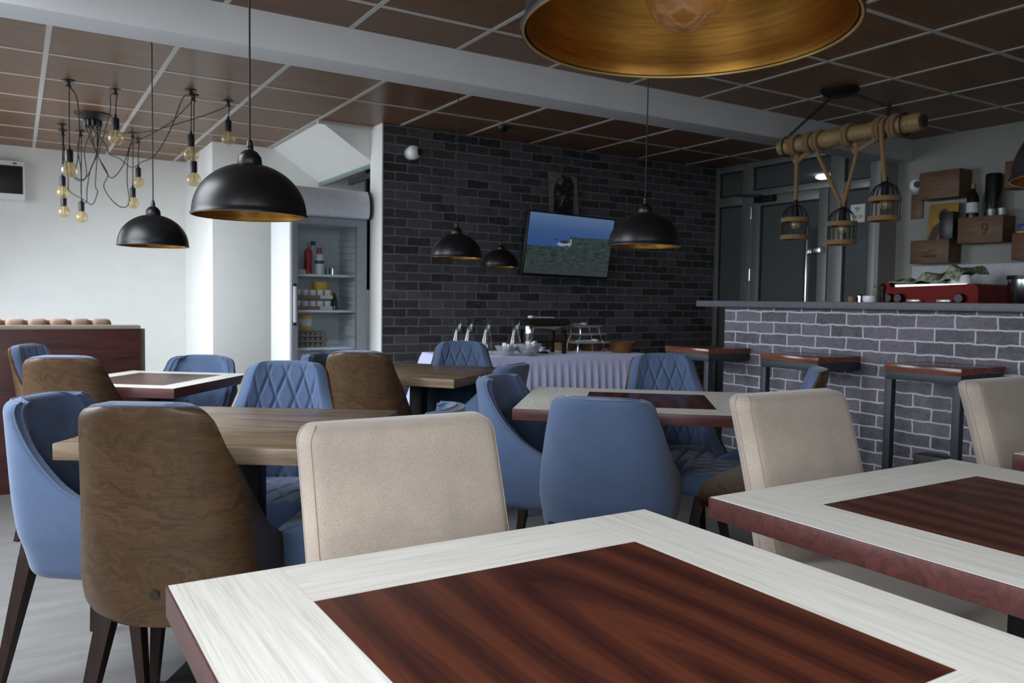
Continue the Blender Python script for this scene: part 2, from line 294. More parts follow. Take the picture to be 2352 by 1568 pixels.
# ------------------------------------------------------------------ mesh helpers
class MB:
    def __init__(s): s.v = []; s.f = []
    def add(s, vs, fs, mx=None):
        k = len(s.v)
        s.v += [tuple(mx @ Vector(p)) if mx is not None else tuple(p) for p in vs]
        s.f += [tuple(i+k for i in f) for f in fs]; return s
    def box(s, x0, x1, y0, y1, z0, z1, bev=0.0, mx=None, seg=2):
        bm = bmesh.new(); vs = [bm.verts.new(p) for p in ((x0,y0,z0),(x1,y0,z0),(x1,y1,z0),(x0,y1,z0),(x0,y0,z1),(x1,y0,z1),(x1,y1,z1),(x0,y1,z1))]
        for f in ((3,2,1,0),(4,5,6,7),(0,1,5,4),(1,2,6,5),(2,3,7,6),(3,0,4,7)): bm.faces.new([vs[i] for i in f])
        if bev: bmesh.ops.bevel(bm, geom=bm.edges[:], offset=bev, segments=seg, affect='EDGES', profile=0.5)
        bm.verts.index_update(); s.add([v.co[:] for v in bm.verts], [[v.index for v in f.verts] for f in bm.faces], mx); bm.free(); return s
    def hexa(s, p8): return s.add(p8, ((3,2,1,0),(4,5,6,7),(0,1,5,4),(1,2,6,5),(2,3,7,6),(3,0,4,7)))
    def bar(s, a, b, w0, w1=None, mx=None, side=None):
        """square bar from a to b"""
        w1 = w0 if w1 is None else w1; a = Vector(a); b = Vector(b); d = (b-a).normalized()
        x = Vector(side) if side else (Vector((0,0,1)).cross(d) if abs(d.z) < 0.95 else Vector((1,0,0))); x = (x - d*x.dot(d)).normalized(); y = d.cross(x)
        vs = [a+x*i*w0/2+y*j*w0/2 for i, j in ((-1,-1),(1,-1),(1,1),(-1,1))]+[b+x*i*w1/2+y*j*w1/2 for i, j in ((-1,-1),(1,-1),(1,1),(-1,1))]
        return s.add(vs, ((3,2,1,0),(4,5,6,7),(0,1,5,4),(1,2,6,5),(2,3,7,6),(3,0,4,7)), mx)
    def lathe(s, prof, seg=32, c=(0,0,0), mx=None, cap=True, arc=None):
        vs = []; fs = []; n = len(prof)
        for k in range(seg):
            a = 2*PI*k/seg
            vs += [(c[0]+r*math.cos(a), c[1]+r*math.sin(a), c[2]+z) for r, z in prof]
        for k in range(seg):
            m = (k+1) % seg
            for i in range(n-1): fs.append((k*n+i, m*n+i, m*n+i+1, k*n+i+1))
        if cap:
            if prof[0][0] > 1e-6: fs.append(tuple(k*n for k in range(seg))[::-1])
            if prof[-1][0] > 1e-6: fs.append(tuple(k*n+n-1 for k in range(seg)))
        return s.add(vs, fs, mx)
    def ball(s, c, rx, ry=None, rz=None, seg=20, rings=12, mx=None):
        ry = ry or rx; rz = rz or rx; vs = []; fs = []
        for j in range(rings+1):
            t = PI*j/rings
            for k in range(seg): vs.append((c[0]+rx*math.sin(t)*math.cos(2*PI*k/seg), c[1]+ry*math.sin(t)*math.sin(2*PI*k/seg), c[2]+rz*math.cos(t)))
        for j in range(rings):
            for k in range(seg):
                m = (k+1) % seg; fs.append((j*seg+k, (j+1)*seg+k, (j+1)*seg+m, j*seg+m))
        return s.add(vs, fs, mx)
    def tube(s, pts, r, seg=8, closed=False, smooth=0, mx=None):
        P = [Vector(p) for p in pts]
        if smooth and len(P) > 2:
            Q = []; n = len(P); rng = range(n if closed else n-1)
            for i in rng:
                p0 = P[(i-1) % n] if closed or i > 0 else P[i]; p1 = P[i]; p2 = P[(i+1) % n]; p3 = P[(i+2) % n] if closed or i+2 < n else p2
                for k in range(smooth):
                    t = k/smooth; Q.append(0.5*((2*p1)+(p2-p0)*t+(2*p0-5*p1+4*p2-p3)*t*t+(3*p1-p0-3*p2+p3)*t**3))
            if not closed: Q.append(P[-1])
            P = Q
        n = len(P); vs = []; fs = []; prev = None
        for i in range(n):
            d = ((P[(i+1) % n]-P[i-1]) if closed else (P[min(i+1, n-1)]-P[max(i-1, 0)]))
            d = d.normalized() if d.length > 1e-9 else Vector((0,0,1))
            if prev is None: x = Vector((0,0,1)).cross(d) if abs(d.z) < 0.9 else Vector((1,0,0)).cross(d)
            else: x = prev - d*prev.dot(d)
            x.normalize(); prev = x; y = d.cross(x); rr = r[i] if isinstance(r, (list, tuple)) else r
            for k in range(seg):
                a = 2*PI*k/seg; vs.append(P[i]+x*rr*math.cos(a)+y*rr*math.sin(a))
        for i in range(n if closed else n-1):
            j = (i+1) % n
            for k in range(seg):
                m = (k+1) % seg; fs.append((i*seg+k, i*seg+m, j*seg+m, j*seg+k))
        if not closed: fs.append(tuple(range(seg))[::-1]); fs.append(tuple((n-1)*seg+k for k in range(seg)))
        return s.add(vs, fs, mx)
    def prism(s, poly, a, b, axis='y', mx=None):
        """poly of 2-D points extruded from a to b along axis"""
        f = {'y': lambda p, t: (p[0], t, p[1]), 'x': lambda p, t: (t, p[0], p[1]), 'z': lambda p, t: (p[0], p[1], t)}[axis]
        n = len(poly); vs = [f(p, a) for p in poly]+[f(p, b) for p in poly]
        fs = [tuple(range(n))[::-1], tuple(range(n, 2*n))]+[(i, (i+1) % n, n+(i+1) % n, n+i) for i in range(n)]
        return s.add(vs, fs, mx)
    def mesh(s, name, m, angle=35, fix=True):
        me = bpy.data.meshes.new(name); me.from_pydata(s.v, [], s.f); me.update()
        if fix:
            bm = bmesh.new(); bm.from_mesh(me); bmesh.ops.recalc_face_normals(bm, faces=bm.faces[:]); bm.to_mesh(me); bm.free()
        me.polygons.foreach_set('use_smooth', [True]*len(me.polygons)); me.set_sharp_from_angle(angle=math.radians(angle))
        me.materials.append(m); return me
    def obj(s, name, m, parent=None, angle=35, label=None):
        m = mat[m] if isinstance(m, str) else m
        o = bpy.data.objects.new(name, s.mesh(name, m, angle)); COL.objects.link(o); o.parent = parent
        if label: o['label'] = label
        return o
def tag(o, label, cat, group=None, kind=None):
    o['label'] = label; o['category'] = cat
    if group: o['group'] = group
    if kind: o['kind'] = kind
    return o
def thing(name, label, cat, loc=(0,0,0), rz=0.0, group=None):
    o = bpy.data.objects.new(name, None); o.empty_display_size = 0.1; COL.objects.link(o)
    o.location = loc; o.rotation_euler = (0, 0, rz); return tag(o, label, cat, group)
def struct(o): o['kind'] = 'structure'; return o
def copy_tree(o, parent=None):
    c = o.copy(); COL.objects.link(c); c.parent = parent
    for ch in o.children: copy_tree(ch, c)
    return c
def dup(o, label, loc, rz=0.0, group=None):
    c = copy_tree(o); c.location = loc; c.rotation_euler = (0, 0, rz); c['label'] = label
    if group: c['group'] = group
    return c
def text(name, body, size, m, parent, loc, rot, extrude=0.0006):
    cu = bpy.data.curves.new(name, 'FONT'); cu.body = body; cu.size = size; cu.align_x = 'CENTER'; cu.align_y = 'CENTER'; cu.extrude = extrude
    tmp = bpy.data.objects.new(name, cu); COL.objects.link(tmp); bpy.context.view_layer.update()
    me = bpy.data.meshes.new_from_object(tmp.evaluated_get(bpy.context.evaluated_depsgraph_get())); bpy.data.objects.remove(tmp)
    me.materials.clear(); me.materials.append(mat[m]); o = bpy.data.objects.new(name, me); COL.objects.link(o); o.parent = parent; o.location = loc; o.rotation_euler = rot
    return o

# ------------------------------------------------------------------ room shell
CZ = 2.47
struct(MB().box(-1.75, 7.7, -2.1, 8.85, -0.1, 0).obj('floor', 'floor'))
c1 = MB(); c1.box(-1.75, 1.97, -2.1, 8.85, CZ, CZ+0.02); c1.box(1.97, 6.35, -2.1, 6.05, CZ, CZ+0.02)
ceil = struct(c1.obj('ceiling', 'tiles'))
g = MB()
YN, YF = [0.49+0.6*k for k in range(-4, 6)], [5.285+0.6*k for k in range(-1, 6)]
XF, XN = [0.166+0.6*k for k in range(-3, 11)], [1.445-0.6*5+0.6*k for k in range(0, 14)]
zt0 = CZ-0.003
for y in YN:
    if y < 3.9: g.box(-1.65, 6.2, y+0.06-0.012, y+0.06+0.012, zt0, CZ+0.001)
for y in YF:
    if y > 4.15: g.box(-1.65, 6.2 if y < 5.84 else 1.97, y-0.012, y+0.012, zt0, CZ+0.001)
for x in XN:
    if -1.65 < x < 6.2: g.box(x-0.012, x+0.012, -2, 3.92, zt0-0.0005, CZ+0.001)
for x in XF:
    if -1.65 < x < 6.2: g.box(x-0.013, x+0.013, 4.1, 8.7 if x < 1.97 else 5.85, zt0-0.0005, CZ+0.001)
g.box(1.955, 1.985, 6.03, 7.4, zt0-0.001, CZ+0.02); g.box(1.97, 2.44, 6.035, 6.06, zt0-0.02, CZ+0.02)
g.obj('ceiling_grid', 'grid', ceil)
struct(MB().box(-1.75, 7.7, -2.1, 8.85, 2.8, 2.9).obj('ceiling_roof', 'void'))
# beam across the room, running left to right
struct(MB().box(-1.65, 6.2, 3.92, 4.13, 2.297, CZ+0.02, 0.004).obj('beam', 'beam'))
def wall_with_openings(name, axis, pos, thick, a0, a1, z1, opens, m):
    b = MB(); cur = a0
    def bx(p, q, zz0, zz1):
        if axis == 'x': b.box(pos-thick, pos, p, q, zz0, zz1)
        else: b.box(p, q, pos-thick, pos, zz0, zz1)
    for (p, q, zz0, zz1) in opens:
        bx(cur, p, 0, z1); bx(p, q, 0, zz0); bx(p, q, zz1, z1); cur = q
    bx(cur, a1, 0, z1); return struct(b.obj(name, m))
wall_with_openings('wall_left', 'x', -1.6, 0.15, -2.1, 8.85, 2.8, [(-1.3, 0.9, 0.6, 2.3), (1.3, 7.9, 0.6, 2.3)], 'wall')
wall_with_openings('wall_rear', 'y', -1.9, 0.15, -1.75, 6.35, 2.8, [(-1.1, 1.1, 0.7, 2.3)], 'wall')
def frame_at(name, axis, pos, a0, a1, z0, z1, n):
    b = MB(); 
    def bx(p, q, zz0, zz1):
        if axis == 'x': b.box(pos-0.06, pos-0.005, p, q, zz0, zz1)
        else: b.box(p, q, pos-0.06, pos-0.005, zz0, zz1)
    bx(a0, a1, z0, z0+0.05); bx(a0, a1, z1-0.05, z1)
    for k in range(n+1):
        t = a0+(a1-a0)*k/n; bx(max(a0, t-0.025), min(a1, t+0.025), z0, z1)
    return struct(b.obj(name, 'white'))
frame_at('window_1', 'x', -1.6, 1.3, 7.9, 0.6, 2.3, 5)
frame_at('window_2', 'x', -1.6, -1.3, 0.9, 0.6, 2.3, 2)
frame_at('window_3', 'y', -1.9, -1.1, 1.1, 0.7, 2.3, 2)
struct(MB().box(-1.75, 1.476, 8.7, 8.85, 0, 2.8).obj('wall_back_left', 'wall'))
struct(MB().box(1.476, 3.4, 7.405, 8.85, 0, 2.8, 0.004).obj('column', 'wall'))
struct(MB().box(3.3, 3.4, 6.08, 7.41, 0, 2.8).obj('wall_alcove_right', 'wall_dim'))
# underside and fascia of a stair flight that drops into the alcove
st = MB(); st.hexa([(1.975,6.08,CZ+0.02),(2.44,6.08,2.195),(2.44,7.405,2.195),(1.975,7.405,CZ+0.02),(1.975,6.08,CZ+0.3),(2.44,6.08,CZ+0.3),(2.44,7.405,CZ+0.3),(1.975,7.405,CZ+0.3)])
struct(st.obj('stair_soffit', 'wall'))
gp = MB(); gp.hexa([(2.425,6.09,2.165),(2.44,6.09,2.165),(2.44,7.40,2.165),(2.425,7.40,2.165),(2.425,6.09,2.20),(2.44,6.09,2.20),(2.44,7.40,2.20),(2.425,7.40,2.20)])
struct(gp.obj('trim_1', 'greenglass'))
al = MB(); al.box(2.46, 2.50, 6.3, 6.34, 1.2, 2.2); al.box(2.455, 2.48, 6.1, 6.7, 2.10, 2.145); struct(al.obj('trim_2', 'gasket'))
struct(MB().box(2.42, 5.98, 5.85, 6.08, 0, CZ+0.2).obj('wall_brick', 'brick_wall'))
struct(MB().box(2.41, 2.421, 5.845, 6.085, 0, CZ+0.15, 0.002).obj('trim_3', 'wall'))
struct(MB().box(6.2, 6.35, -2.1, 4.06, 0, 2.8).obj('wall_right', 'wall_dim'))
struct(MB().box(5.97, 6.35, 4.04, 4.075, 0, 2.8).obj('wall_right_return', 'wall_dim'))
# corridor beyond the glass door
struct(MB().box(7.55, 7.65, 3.9, 6.3, 0, 2.8).obj('wall_corridor', 'corridor'))
struct(MB().box(5.99, 7.6, 6.09, 6.2, 0, 2.8).obj('wall_corridor_end', 'corridor'))
struct(MB().box(6.35, 7.6, 3.95, 4.06, 0, 2.8).obj('wall_corridor_near', 'corridor'))
struct(MB().box(6.03, 7.6, 4.08, 6.09, 2.375, 2.43).obj('ceiling_corridor', 'corridor'))

# ------------------------------------------------------------------ glazed door screen in the right wall (plane x = 5.97)
DX = 5.97
def profile(b, y0, y1, z0, z1, d=0.06, x=DX): b.box(x, x+d, y0, y1, z0, z1, 0.003)
def pane(name, y0, y1, z0, z1, parent, x=DX+0.028):
    b = MB(); b.box(x-0.004, x+0.004, y0, y1, z0, z1); o = b.obj(name, 'doorglass', parent)
    q = MB(); w = 0.014
    for (p0, p1, q0, q1) in ((y0-w, y0+w, z0, z1), (y1-w, y1+w, z0, z1), (y0, y1, z0-w, z0+w), (y0, y1, z1-w, z1+w)): q.box(x-0.012, x+0.012, p0, p1, q0, q1)
    q.obj('gasket', 'gasket', parent); return o
w1 = MB()
profile(w1, 5.80, 5.86, 0, CZ); profile(w1, 5.37, 5.50, 0, CZ); profile(w1, 5.50, 5.80, 2.08, 2.17); profile(w1, 5.50, 5.80, 2.41, CZ); profile(w1, 5.50, 5.80, 0, 0.12)
w1o = struct(w1.obj('window_4', 'alu')); pane('glass', 5.50, 5.80, 0.12, 2.08, w1o); pane('transom_glass', 5.50, 5.80, 2.17, 2.41, w1o)
w2 = MB()
profile(w2, 4.38, 4.52, 0, CZ); profile(w2, 4.075, 4.14, 0, CZ); profile(w2, 4.14, 4.38, 2.10, 2.17); profile(w2, 4.14, 4.38, 2.40, CZ); profile(w2, 4.14, 4.38, 0, 0.12)
w2o = struct(w2.obj('window_5', 'alu')); pane('glass', 4.14, 4.38, 0.12, 2.10, w2o); pane('transom_glass', 4.14, 4.38, 2.17, 2.40, w2o)
w3 = MB(); profile(w3, 4.52, 5.37, 2.14, 2.20); profile(w3, 4.52, 5.37, 2.42, CZ); w3o = struct(w3.obj('window_6', 'alu')); pane('transom_glass', 4.52, 5.37, 2.20, 2.42, w3o)
d = MB(); XD = DX-0.01
for a in ((5.27, 5.365, 0.01, 2.135), (4.525, 4.62, 0.01, 2.135), (4.62, 5.27, 2.05, 2.135), (4.62, 5.27, 0.01, 0.16)): d.box(XD, XD+0.055, *a, 0.003)
door = struct(d.obj('door_1', 'alu')); pane('glass', 4.62, 5.27, 0.16, 2.05, door, XD+0.03)
h = MB(); h.box(XD-0.085, XD-0.055, 4.66, 4.69, 0.75, 1.81, 0.006); h.obj('door_handle', 'steel', door)
h = MB(); h.box(XD-0.06, XD+0.0, 4.545, 4.69, 1.575, 1.63, 0.004); h.obj('handle_bracket', 'steel', door)
h = MB(); h.box(XD-0.055, XD, 5.08, 5.30, 2.075, 2.13, 0.004); h.bar((XD-0.02, 5.25, 2.14), (XD-0.10, 5.46, 2.155), 0.02); h.obj('door_closer', 'black', door)
for z in (1.93, 1.35, 0.3):
    h = MB(); h.lathe([(0.009, 0), (0.009, 0.11)], 12, (XD-0.008, 5.368, z)); h.obj('hinge', 'steel', door)
sg = thing('wifi_sign', 'small white paper sign with wireless symbol stuck on the door sidelight', 'sign', (DX+0.0225, 4.258, 1.895))
MB().box(-0.001, 0.0, -0.068, 0.068, -0.075, 0.075).obj('paper', 'paper', sg)
b = MB()
for r in (0.012, 0.024, 0.036):
    b.tube([(-0.0016, r*math.sin(a), 0.012+r*math.cos(a)) for a in [(-0.75+1.5*k/10) for k in range(11)]], 0.003, 6)
b.ball((-0.0016, 0, 0.01), 0.004, seg=10, rings=6); b.obj('wireless_symbol', 'ink', sg)
text('lettering', 'Wi-Fi', 0.045, 'ink', sg, (-0.0018, 0, -0.03), (PI/2, 0, -PI/2))
b = MB(); b.ball((6.60, 5.07, 2.352), 0.075, 0.075, 0.026); tag(b.obj('ceiling_lamp', 'lamp'), 'bright oval lamp glowing behind the glass above the door', 'lamp')

# ------------------------------------------------------------------ tables
def white_table(name, label, cx, cy, rz, sx, sy, fr, group, fy=None):
    t = thing(name, label, 'table', (cx, cy, 0), rz, group); X, Y = sx/2, sy/2
    MB().box(-X, X, -Y, Y, 0.708, 0.7485, 0.001).obj('edge_band', 'mahog_edge', t)
    e = 0.00018; z0, z1 = 0.7480, 0.7492; fy = fy or fr; o_ = 0.0028
    MB().box(-X+o_, -X+fr-e, -Y+o_, Y-o_, z0, z1).obj('frame_board', 'whitey', t)
    MB().box(X-fr+e, X-o_, -Y+o_, Y-o_, z0, z1).obj('frame_board', 'whitey', t)
    MB().box(-X+fr+e, X-fr-e, Y-fy+e, Y-o_, z0, z1).obj('frame_board', 'whitex', t)
    MB().box(-X+fr+e, X-fr-e, -Y+o_, -Y+fy-e, z0, z1).obj('frame_board', 'whitex', t)
    MB().box(-X+fr+e, X-fr-e, -Y+fy+e, Y-fy-e, z0, z1).obj('inlay_panel', 'mahog', t)
    pedestal(t); return t
def pedestal(t):
    MB().box(-0.036, 0.036, -0.036, 0.036, 0.012, 0.705, 0.004).obj('column_leg', 'black', t)
    MB().box(-0.22, 0.22, -0.22, 0.22, 0, 0.012, 0.003).obj('base_plate', 'black', t)
    MB().box(-0.17, 0.17, -0.17, 0.17, 0.700, 0.708).obj('mounting_plate', 'black', t)
def brown_table(name, label, cx, cy, rz, sx, sy):
    t = thing(name, label, 'table', (cx, cy, 0), rz, 'square cafe tables')
    MB().box(-sx/2, sx/2, -sy/2, sy/2, 0.708, 0.75, 0.002).obj('tabletop', 'brownoak', t); pedestal(t); return t
GT = 'square cafe tables'
T1 = white_table('cafe_table', 'nearest white framed table with mahogany centre filling the bottom of the picture', 0.5625, 0.70, 0, 0.805, 0.80, 0.147, GT)
T2 = white_table('cafe_table', 'white framed table with mahogany centre in front of the middle beige chair', 1.545, 0.705, 0, 0.82, 0.81, 0.147, GT)
T7 = white_table('cafe_table', 'white framed table at the right edge of which only one corner shows', 2.58, 0.675, 0, 0.80, 0.80, 0.147, GT)
T4 = white_table('cafe_table', 'far left white framed table in front of the dark wooden booth', 0.519, 3.942, -0.675, 0.62, 0.70, 0.10, GT)
T5 = white_table('cafe_table', 'white framed table with dark inlay behind the smooth backed blue chair', 2.070, 2.356, -0.69, 0.95, 0.74, 0.24, GT, 0.14)
T3 = brown_table('cafe_table', 'plain brown oak table in front of the walnut backed chair at left', 0.581, 2.394, -0.60, 0.73, 0.73)
T6 = brown_table('cafe_table', 'plain brown oak table standing near the lilac buffet cloth', 1.824, 3.90, -0.92, 0.78, 0.78)

# ------------------------------------------------------------------ shell chairs
def spl(xs, ys):
    xs = np.array(xs, float); ys = np.array(ys, float); m = np.gradient(ys, xs)
    def f(x):
        x = min(max(x, xs[0]), xs[-1]); i = min(int(np.searchsorted(xs, x, side='right'))-1, len(xs)-2); hh = xs[i+1]-xs[i]; t = (x-xs[i])/hh
        return float((2*t**3-3*t*t+1)*ys[i]+(t**3-2*t*t+t)*hh*m[i]+(-2*t**3+3*t*t)*ys[i+1]+(t**3-t*t)*hh*m[i+1])
    return f
def shell_grid(sp, nu, nv, ext=0.0):
    """points of the bent shell: rows go up, columns go from the left arm round the back to the right arm"""
    w, yb, f, zb, zt, rc, rb, D = sp['w'], sp['yb'], sp['f'], sp['zb'], sp['zt'], sp['rc'], sp['rb'], sp['D']
    n = 2.6; G = np.zeros((nv, nu, 3)); H = np.zeros(nv)
    for j in range(nv):
        q = j/(nv-1); q = 0.5-0.5*math.cos(PI*q)*(0.55)-0.5*(1-2*q)*0.45 if True else q
        z = zb+(zt-zb)*q; ww = w(z); y0 = yb(z); ff = f(z)
        if z > zt-rc: d_ = z-(zt-rc); ww -= rc-math.sqrt(max(0, rc*rc-d_*d_))
        if z < zb+rb: d_ = (zb+rb)-z; ww -= rb-math.sqrt(max(0, rb*rb-d_*d_))
        px = []; 
        for k in range(121):
            x = ww*math.sin(PI/2*k/120); yy = y0+D*(1-(max(0.0, 1-(x/ww)**n))**(1/n))
            if yy > ff:
                xp, yp = px[-1]; t_ = (ff-yp)/(yy-yp); px.append((xp+(x-xp)*t_, ff)); break
            px.append((x, yy))
        if px[-1][1] < ff: px.append((ww, ff))
        px = np.array(px); L = np.concatenate([[0], np.cumsum(np.hypot(*(px[1:]-px[:-1]).T))]); H[j] = L[-1]
        for i in range(nu):
            u = -1+2*i/(nu-1); s_ = abs(u)*L[-1]; x = np.interp(s_, L, px[:, 0]); y = np.interp(s_, L, px[:, 1])
            G[j, i] = (math.copysign(x, u) if u else 0, y, z)
    return G, H
def normals(G):
    du = np.gradient(G, axis=1); dv = np.gradient(G, axis=0); n = np.cross(dv, du); l = np.linalg.norm(n, axis=2, keepdims=True); l[l < 1e-9] = 1
    return n/l
def smooth_normals(sp, nu, nv):
    q = dict(sp); q['rc'] = 1e-4; q['rb'] = 1e-4; return normals(shell_grid(q, nu, nv)[0])
def slab(front, back):
    nv, nu, _ = front.shape; b = MB(); vs = [tuple(p) for p in front.reshape(-1, 3)]+[tuple(p) for p in back.reshape(-1, 3)]; o = nv*nu; fs = []
    for j in range(nv-1):
        for i in range(nu-1):
            a = j*nu+i; fs.append((a, a+1, a+nu+1, a+nu)); fs.append((o+a, o+a+nu, o+a+nu+1, o+a+1))
    rim = [i for i in range(nu)]+[(j*nu+nu-1) for j in range(1, nv)]+[((nv-1)*nu+i) for i in range(nu-2, -1, -1)]+[j*nu for j in range(nv-2, 0, -1)]
    for k in range(len(rim)):
        p, q = rim[k], rim[(k+1) % len(rim)]; fs.append((p, o+p, o+q, q))
    return b.add(vs, fs)
def quilt(s_, z, hgt, px=0.074, pz=0.165, lw=0.085):
    a = s_/px+z/pz; c = s_/px-z/pz; da = abs(a-round(a)); dc = abs(c-round(c))
    g1 = 1-math.exp(-(da/lw)**2); g2 = 1-math.exp(-(dc/lw)**2); return hgt*(g1*g2-0.6)
def cushion(x0, x1, y0, y1, z0, z1, R, n=40, qh=0.0, crown=0.012):
    b = MB(); cx, cy, X, Y = (x0+x1)/2, (y0+y1)/2, (x1-x0)/2, (y1-y0)/2; vs = []; fs = []
    def rr(u, v):  # square to rounded square
        m = max(abs(u), abs(v)); 
        if m < 1e-6: return 0, 0
        p = 7.0; k = m/((abs(u)**p+abs(v)**p)**(1/p)); return u*k, v*k
    for j in range(n+1):
        for i in range(n+1):
            u, v = rr(-1+2*i/n, -1+2*j/n); x, y = cx+X*u, cy+Y*v; m = max(abs(-1+2*i/n), abs(-1+2*j/n)); e = (1-m)*min(X, Y)
            dz = R-math.sqrt(max(0, R*R-(R-min(R, e))**2)); z = z1-dz+crown*(1-m*m)
            if qh and e > 0.012: z += quilt(x, y, qh)*min(1, (e-0.012)/0.03)
            vs.append((x, y, z))
    for j in range(n):
        for i in range(n):
            a = j*(n+1)+i; fs.append((a, a+1, a+n+2, a+n+1))
    rim = [i for i in range(n+1)]+[j*(n+1)+n for j in range(1, n+1)]+[n*(n+1)+i for i in range(n-1, -1, -1)]+[j*(n+1) for j in range(n-1, 0, -1)]
    k0 = len(vs); 
    for q in rim: vs.append((vs[q][0], vs[q][1], z0))
    for k in range(len(rim)):
        m = (k+1) % len(rim); fs.append((rim[k], rim[m], k0+m, k0+k))
    fs.append(tuple(range(k0, k0+len(rim)))[::-1]); return b.add(vs, fs)
def chair_legs(t, top, z, foot, m='leg'):
    for sx in (-1, 1):
        for sy in (-1, 1):
            MB().bar((sx*foot[0], sy*foot[1]+top[2], 0), (sx*top[0], sy*top[1]+top[2], z), 0.022, 0.042).obj('leg', m, t)

zA = [.345, .40, .46, .50, .55, .60, .65, .70, .78, .835, .875]
specA = dict(zb=.345, zt=.875, rc=.034, rb=.06, D=.13,
    w=spl(zA, [.212, .218, .219, .215, .209, .204, .199, .194, .185, .179, .174]),
    yb=spl(zA, [-.195, -.205, -.216, -.223, -.232, -.241, -.250, -.260, -.278, -.292, -.302]),
    f=spl(zA, [.15, .165, .135, .065, -.025, -.075, -.125, -.165, -.218, -.244, -.266]))
zB = [.325, .41, .45, .49, .53, .58, .63, .68, .73, .77, .81]
specB = dict(zb=.325, zt=.81, rc=.034, rb=.035, D=.12,
    w=spl(zB, [.213, .223, .226, .225, .221, .214, .205, .196, .185, .176, .168]),
    yb=spl(zB, [-.17, -.19, -.205, -.215, -.225, -.236, -.247, -.258, -.27, -.28, -.29]),
    f=spl(zB, [.19, .21, .215, .19, .09, -.01, -.075, -.125, -.165, -.19, -.205]))
def walnut_chair(label, channels=False):
    t = thing('dining_chair', label, 'chair', group='blue cafe chairs with walnut shells')
    G, H = shell_grid(specA, 61, 40); N = smooth_normals(specA, 61, 40)
    shell = slab(G+N*0.010, G).obj('backrest_shell', 'walnut', t, 50, 'walnut veneer outer shell')
    nu, nv = 129, 97; G, H = shell_grid(specA, nu, nv); N = smooth_normals(specA, nu, nv); F = np.zeros_like(G)
    for j in range(nv):
        for i in range(nu):
            u = -1+2*i/(nu-1); e = min((1-abs(u))*H[j], specA['zt']-G[j, i, 2]+0.004); R = 0.026
            prof = math.sqrt(max(0, 1-(1-min(1, e/R))**2)); s_ = u*H[j]
            q = (quilt(s_, G[j, i, 2], 0.0065) if not channels else 0.010*(1-math.exp(-((s_/0.06-round(s_/0.06))/0.12)**2)-0.6))*min(1, max(0, e-0.012)/0.05)
            F[j, i] = G[j, i]+N[j, i]*(0.0105+0.012+0.026*prof+q)
    B = G+N*0.0102
    top = max(0, 1); up_ = np.zeros_like(G); up_[..., 2] = 0.003*np.clip((G[..., 2]-0.80)/0.06, 0, 1)
    slab(F+up_, B+up_).obj('backrest_pad', 'blue', t, 60, 'quilted blue fabric lining')
    cushion(-.186, .186, -.172, .25, .39, .468, .03, 56, 0.006).obj('seat', 'blue', t, 60)
    s1 = MB(); s1.lathe([(0.0, -0.004), (0.009, -0.004), (0.011, 0.0), (0.011, 0.003), (0, 0.003)], 16, mx=Matrix.Translation((0.0, specA['yb'](.43)-0.003, .43)) @ Matrix.Rotation(PI/2, 4, 'X')); s1.obj('screw', 'screw', shell)
    chair_legs(t, (.145, .14, .02), .39, (.205, .215)); return t
def blue_chair(label):
    t = thing('dining_chair', label, 'chair', group='blue fabric tub chairs')
    nu, nv = 81, 61; G, H = shell_grid(specB, nu, nv); N = smooth_normals(specB, nu, nv); F = np.zeros_like(G); B = np.zeros_like(G)
    btn = [(-.075, .70), (.075, .70), (0, .64), (-.075, .58), (.075, .58)]
    for j in range(nv):
        for i in range(nu):
            u = -1+2*i/(nu-1); s_ = u*H[j]; z = G[j, i, 2]; e = min((1-abs(u))*H[j], specB['zt']-z+0.003); R = 0.024
            prof = math.sqrt(max(0, 1-(1-min(1, e/R))**2))
            dim = sum(0.012*math.exp(-((s_-bx)**2+(z-bz)**2)/0.0005) for bx, bz in btn)
            F[j, i] = G[j, i]+N[j, i]*(0.022+0.026*prof-dim); B[j, i] = G[j, i]-N[j, i]*(0.008*prof-0.003)
    shell = slab(F, B).obj('backrest_shell', 'blue', t, 60)
    rim = [(j, 0) for j in range(4, nv)]+[(nv-1, i) for i in range(1, nu-1)]+[(j, nu-1) for j in range(nv-1, 3, -1)]
    for off, rad in ((0.026, 0.0042), (0.001, 0.0035)):
        p = MB(); p.tube([tuple(G[j, i]+N[j, i]*off) for j, i in rim[::2]], rad, 7); p.obj('piping', 'pipe', shell)
    for bx, bz in btn:
        j = int(np.argmin(abs(G[:, nu//2, 2]-bz))); i = int(round((bx/H[j]+1)/2*(nu-1))); c = F[j, i]+N[j, i]*0.001
        MB().ball(tuple(c), 0.012, 0.006, 0.012, 14, 8).obj('button', 'blue', shell)
    cushion(-.182, .182, -.165, .25, .39, .462, .032, 40, 0.0, 0.02).obj('seat', 'blue', t, 60)
    chair_legs(t, (.16, .16, .0), .37, (.21, .225)); return t
def face(v): return math.atan2(v[1], v[0])-PI/2
def put(src, label, tc, dirv, first, back):
    """tc: where the middle of the top edge stands; dirv: facing direction"""
    d_ = Vector((dirv[0], dirv[1])).normalized(); x, y = tc[0]+d_.x*back, tc[1]+d_.y*back; rz = face(dirv)
    if first: src.location = (x, y, 0); src.rotation_euler = (0, 0, rz); src['label'] = label; return src
    return dup(src, label, (x, y, 0), rz)
BA, BB = 0.30, 0.288
wa = walnut_chair('')
put(wa, 'foreground chair with a large bare walnut back at the left brown table', (.22, 1.92), (.53, .85), True, BA)
put(wa, 'walnut backed chair beside the far left white table', (.135, 3.56), (.45, .89), False, BA)
put(wa, 'walnut backed chair just left of the far brown table', (1.317, 3.487), (.60, .80), False, BA)
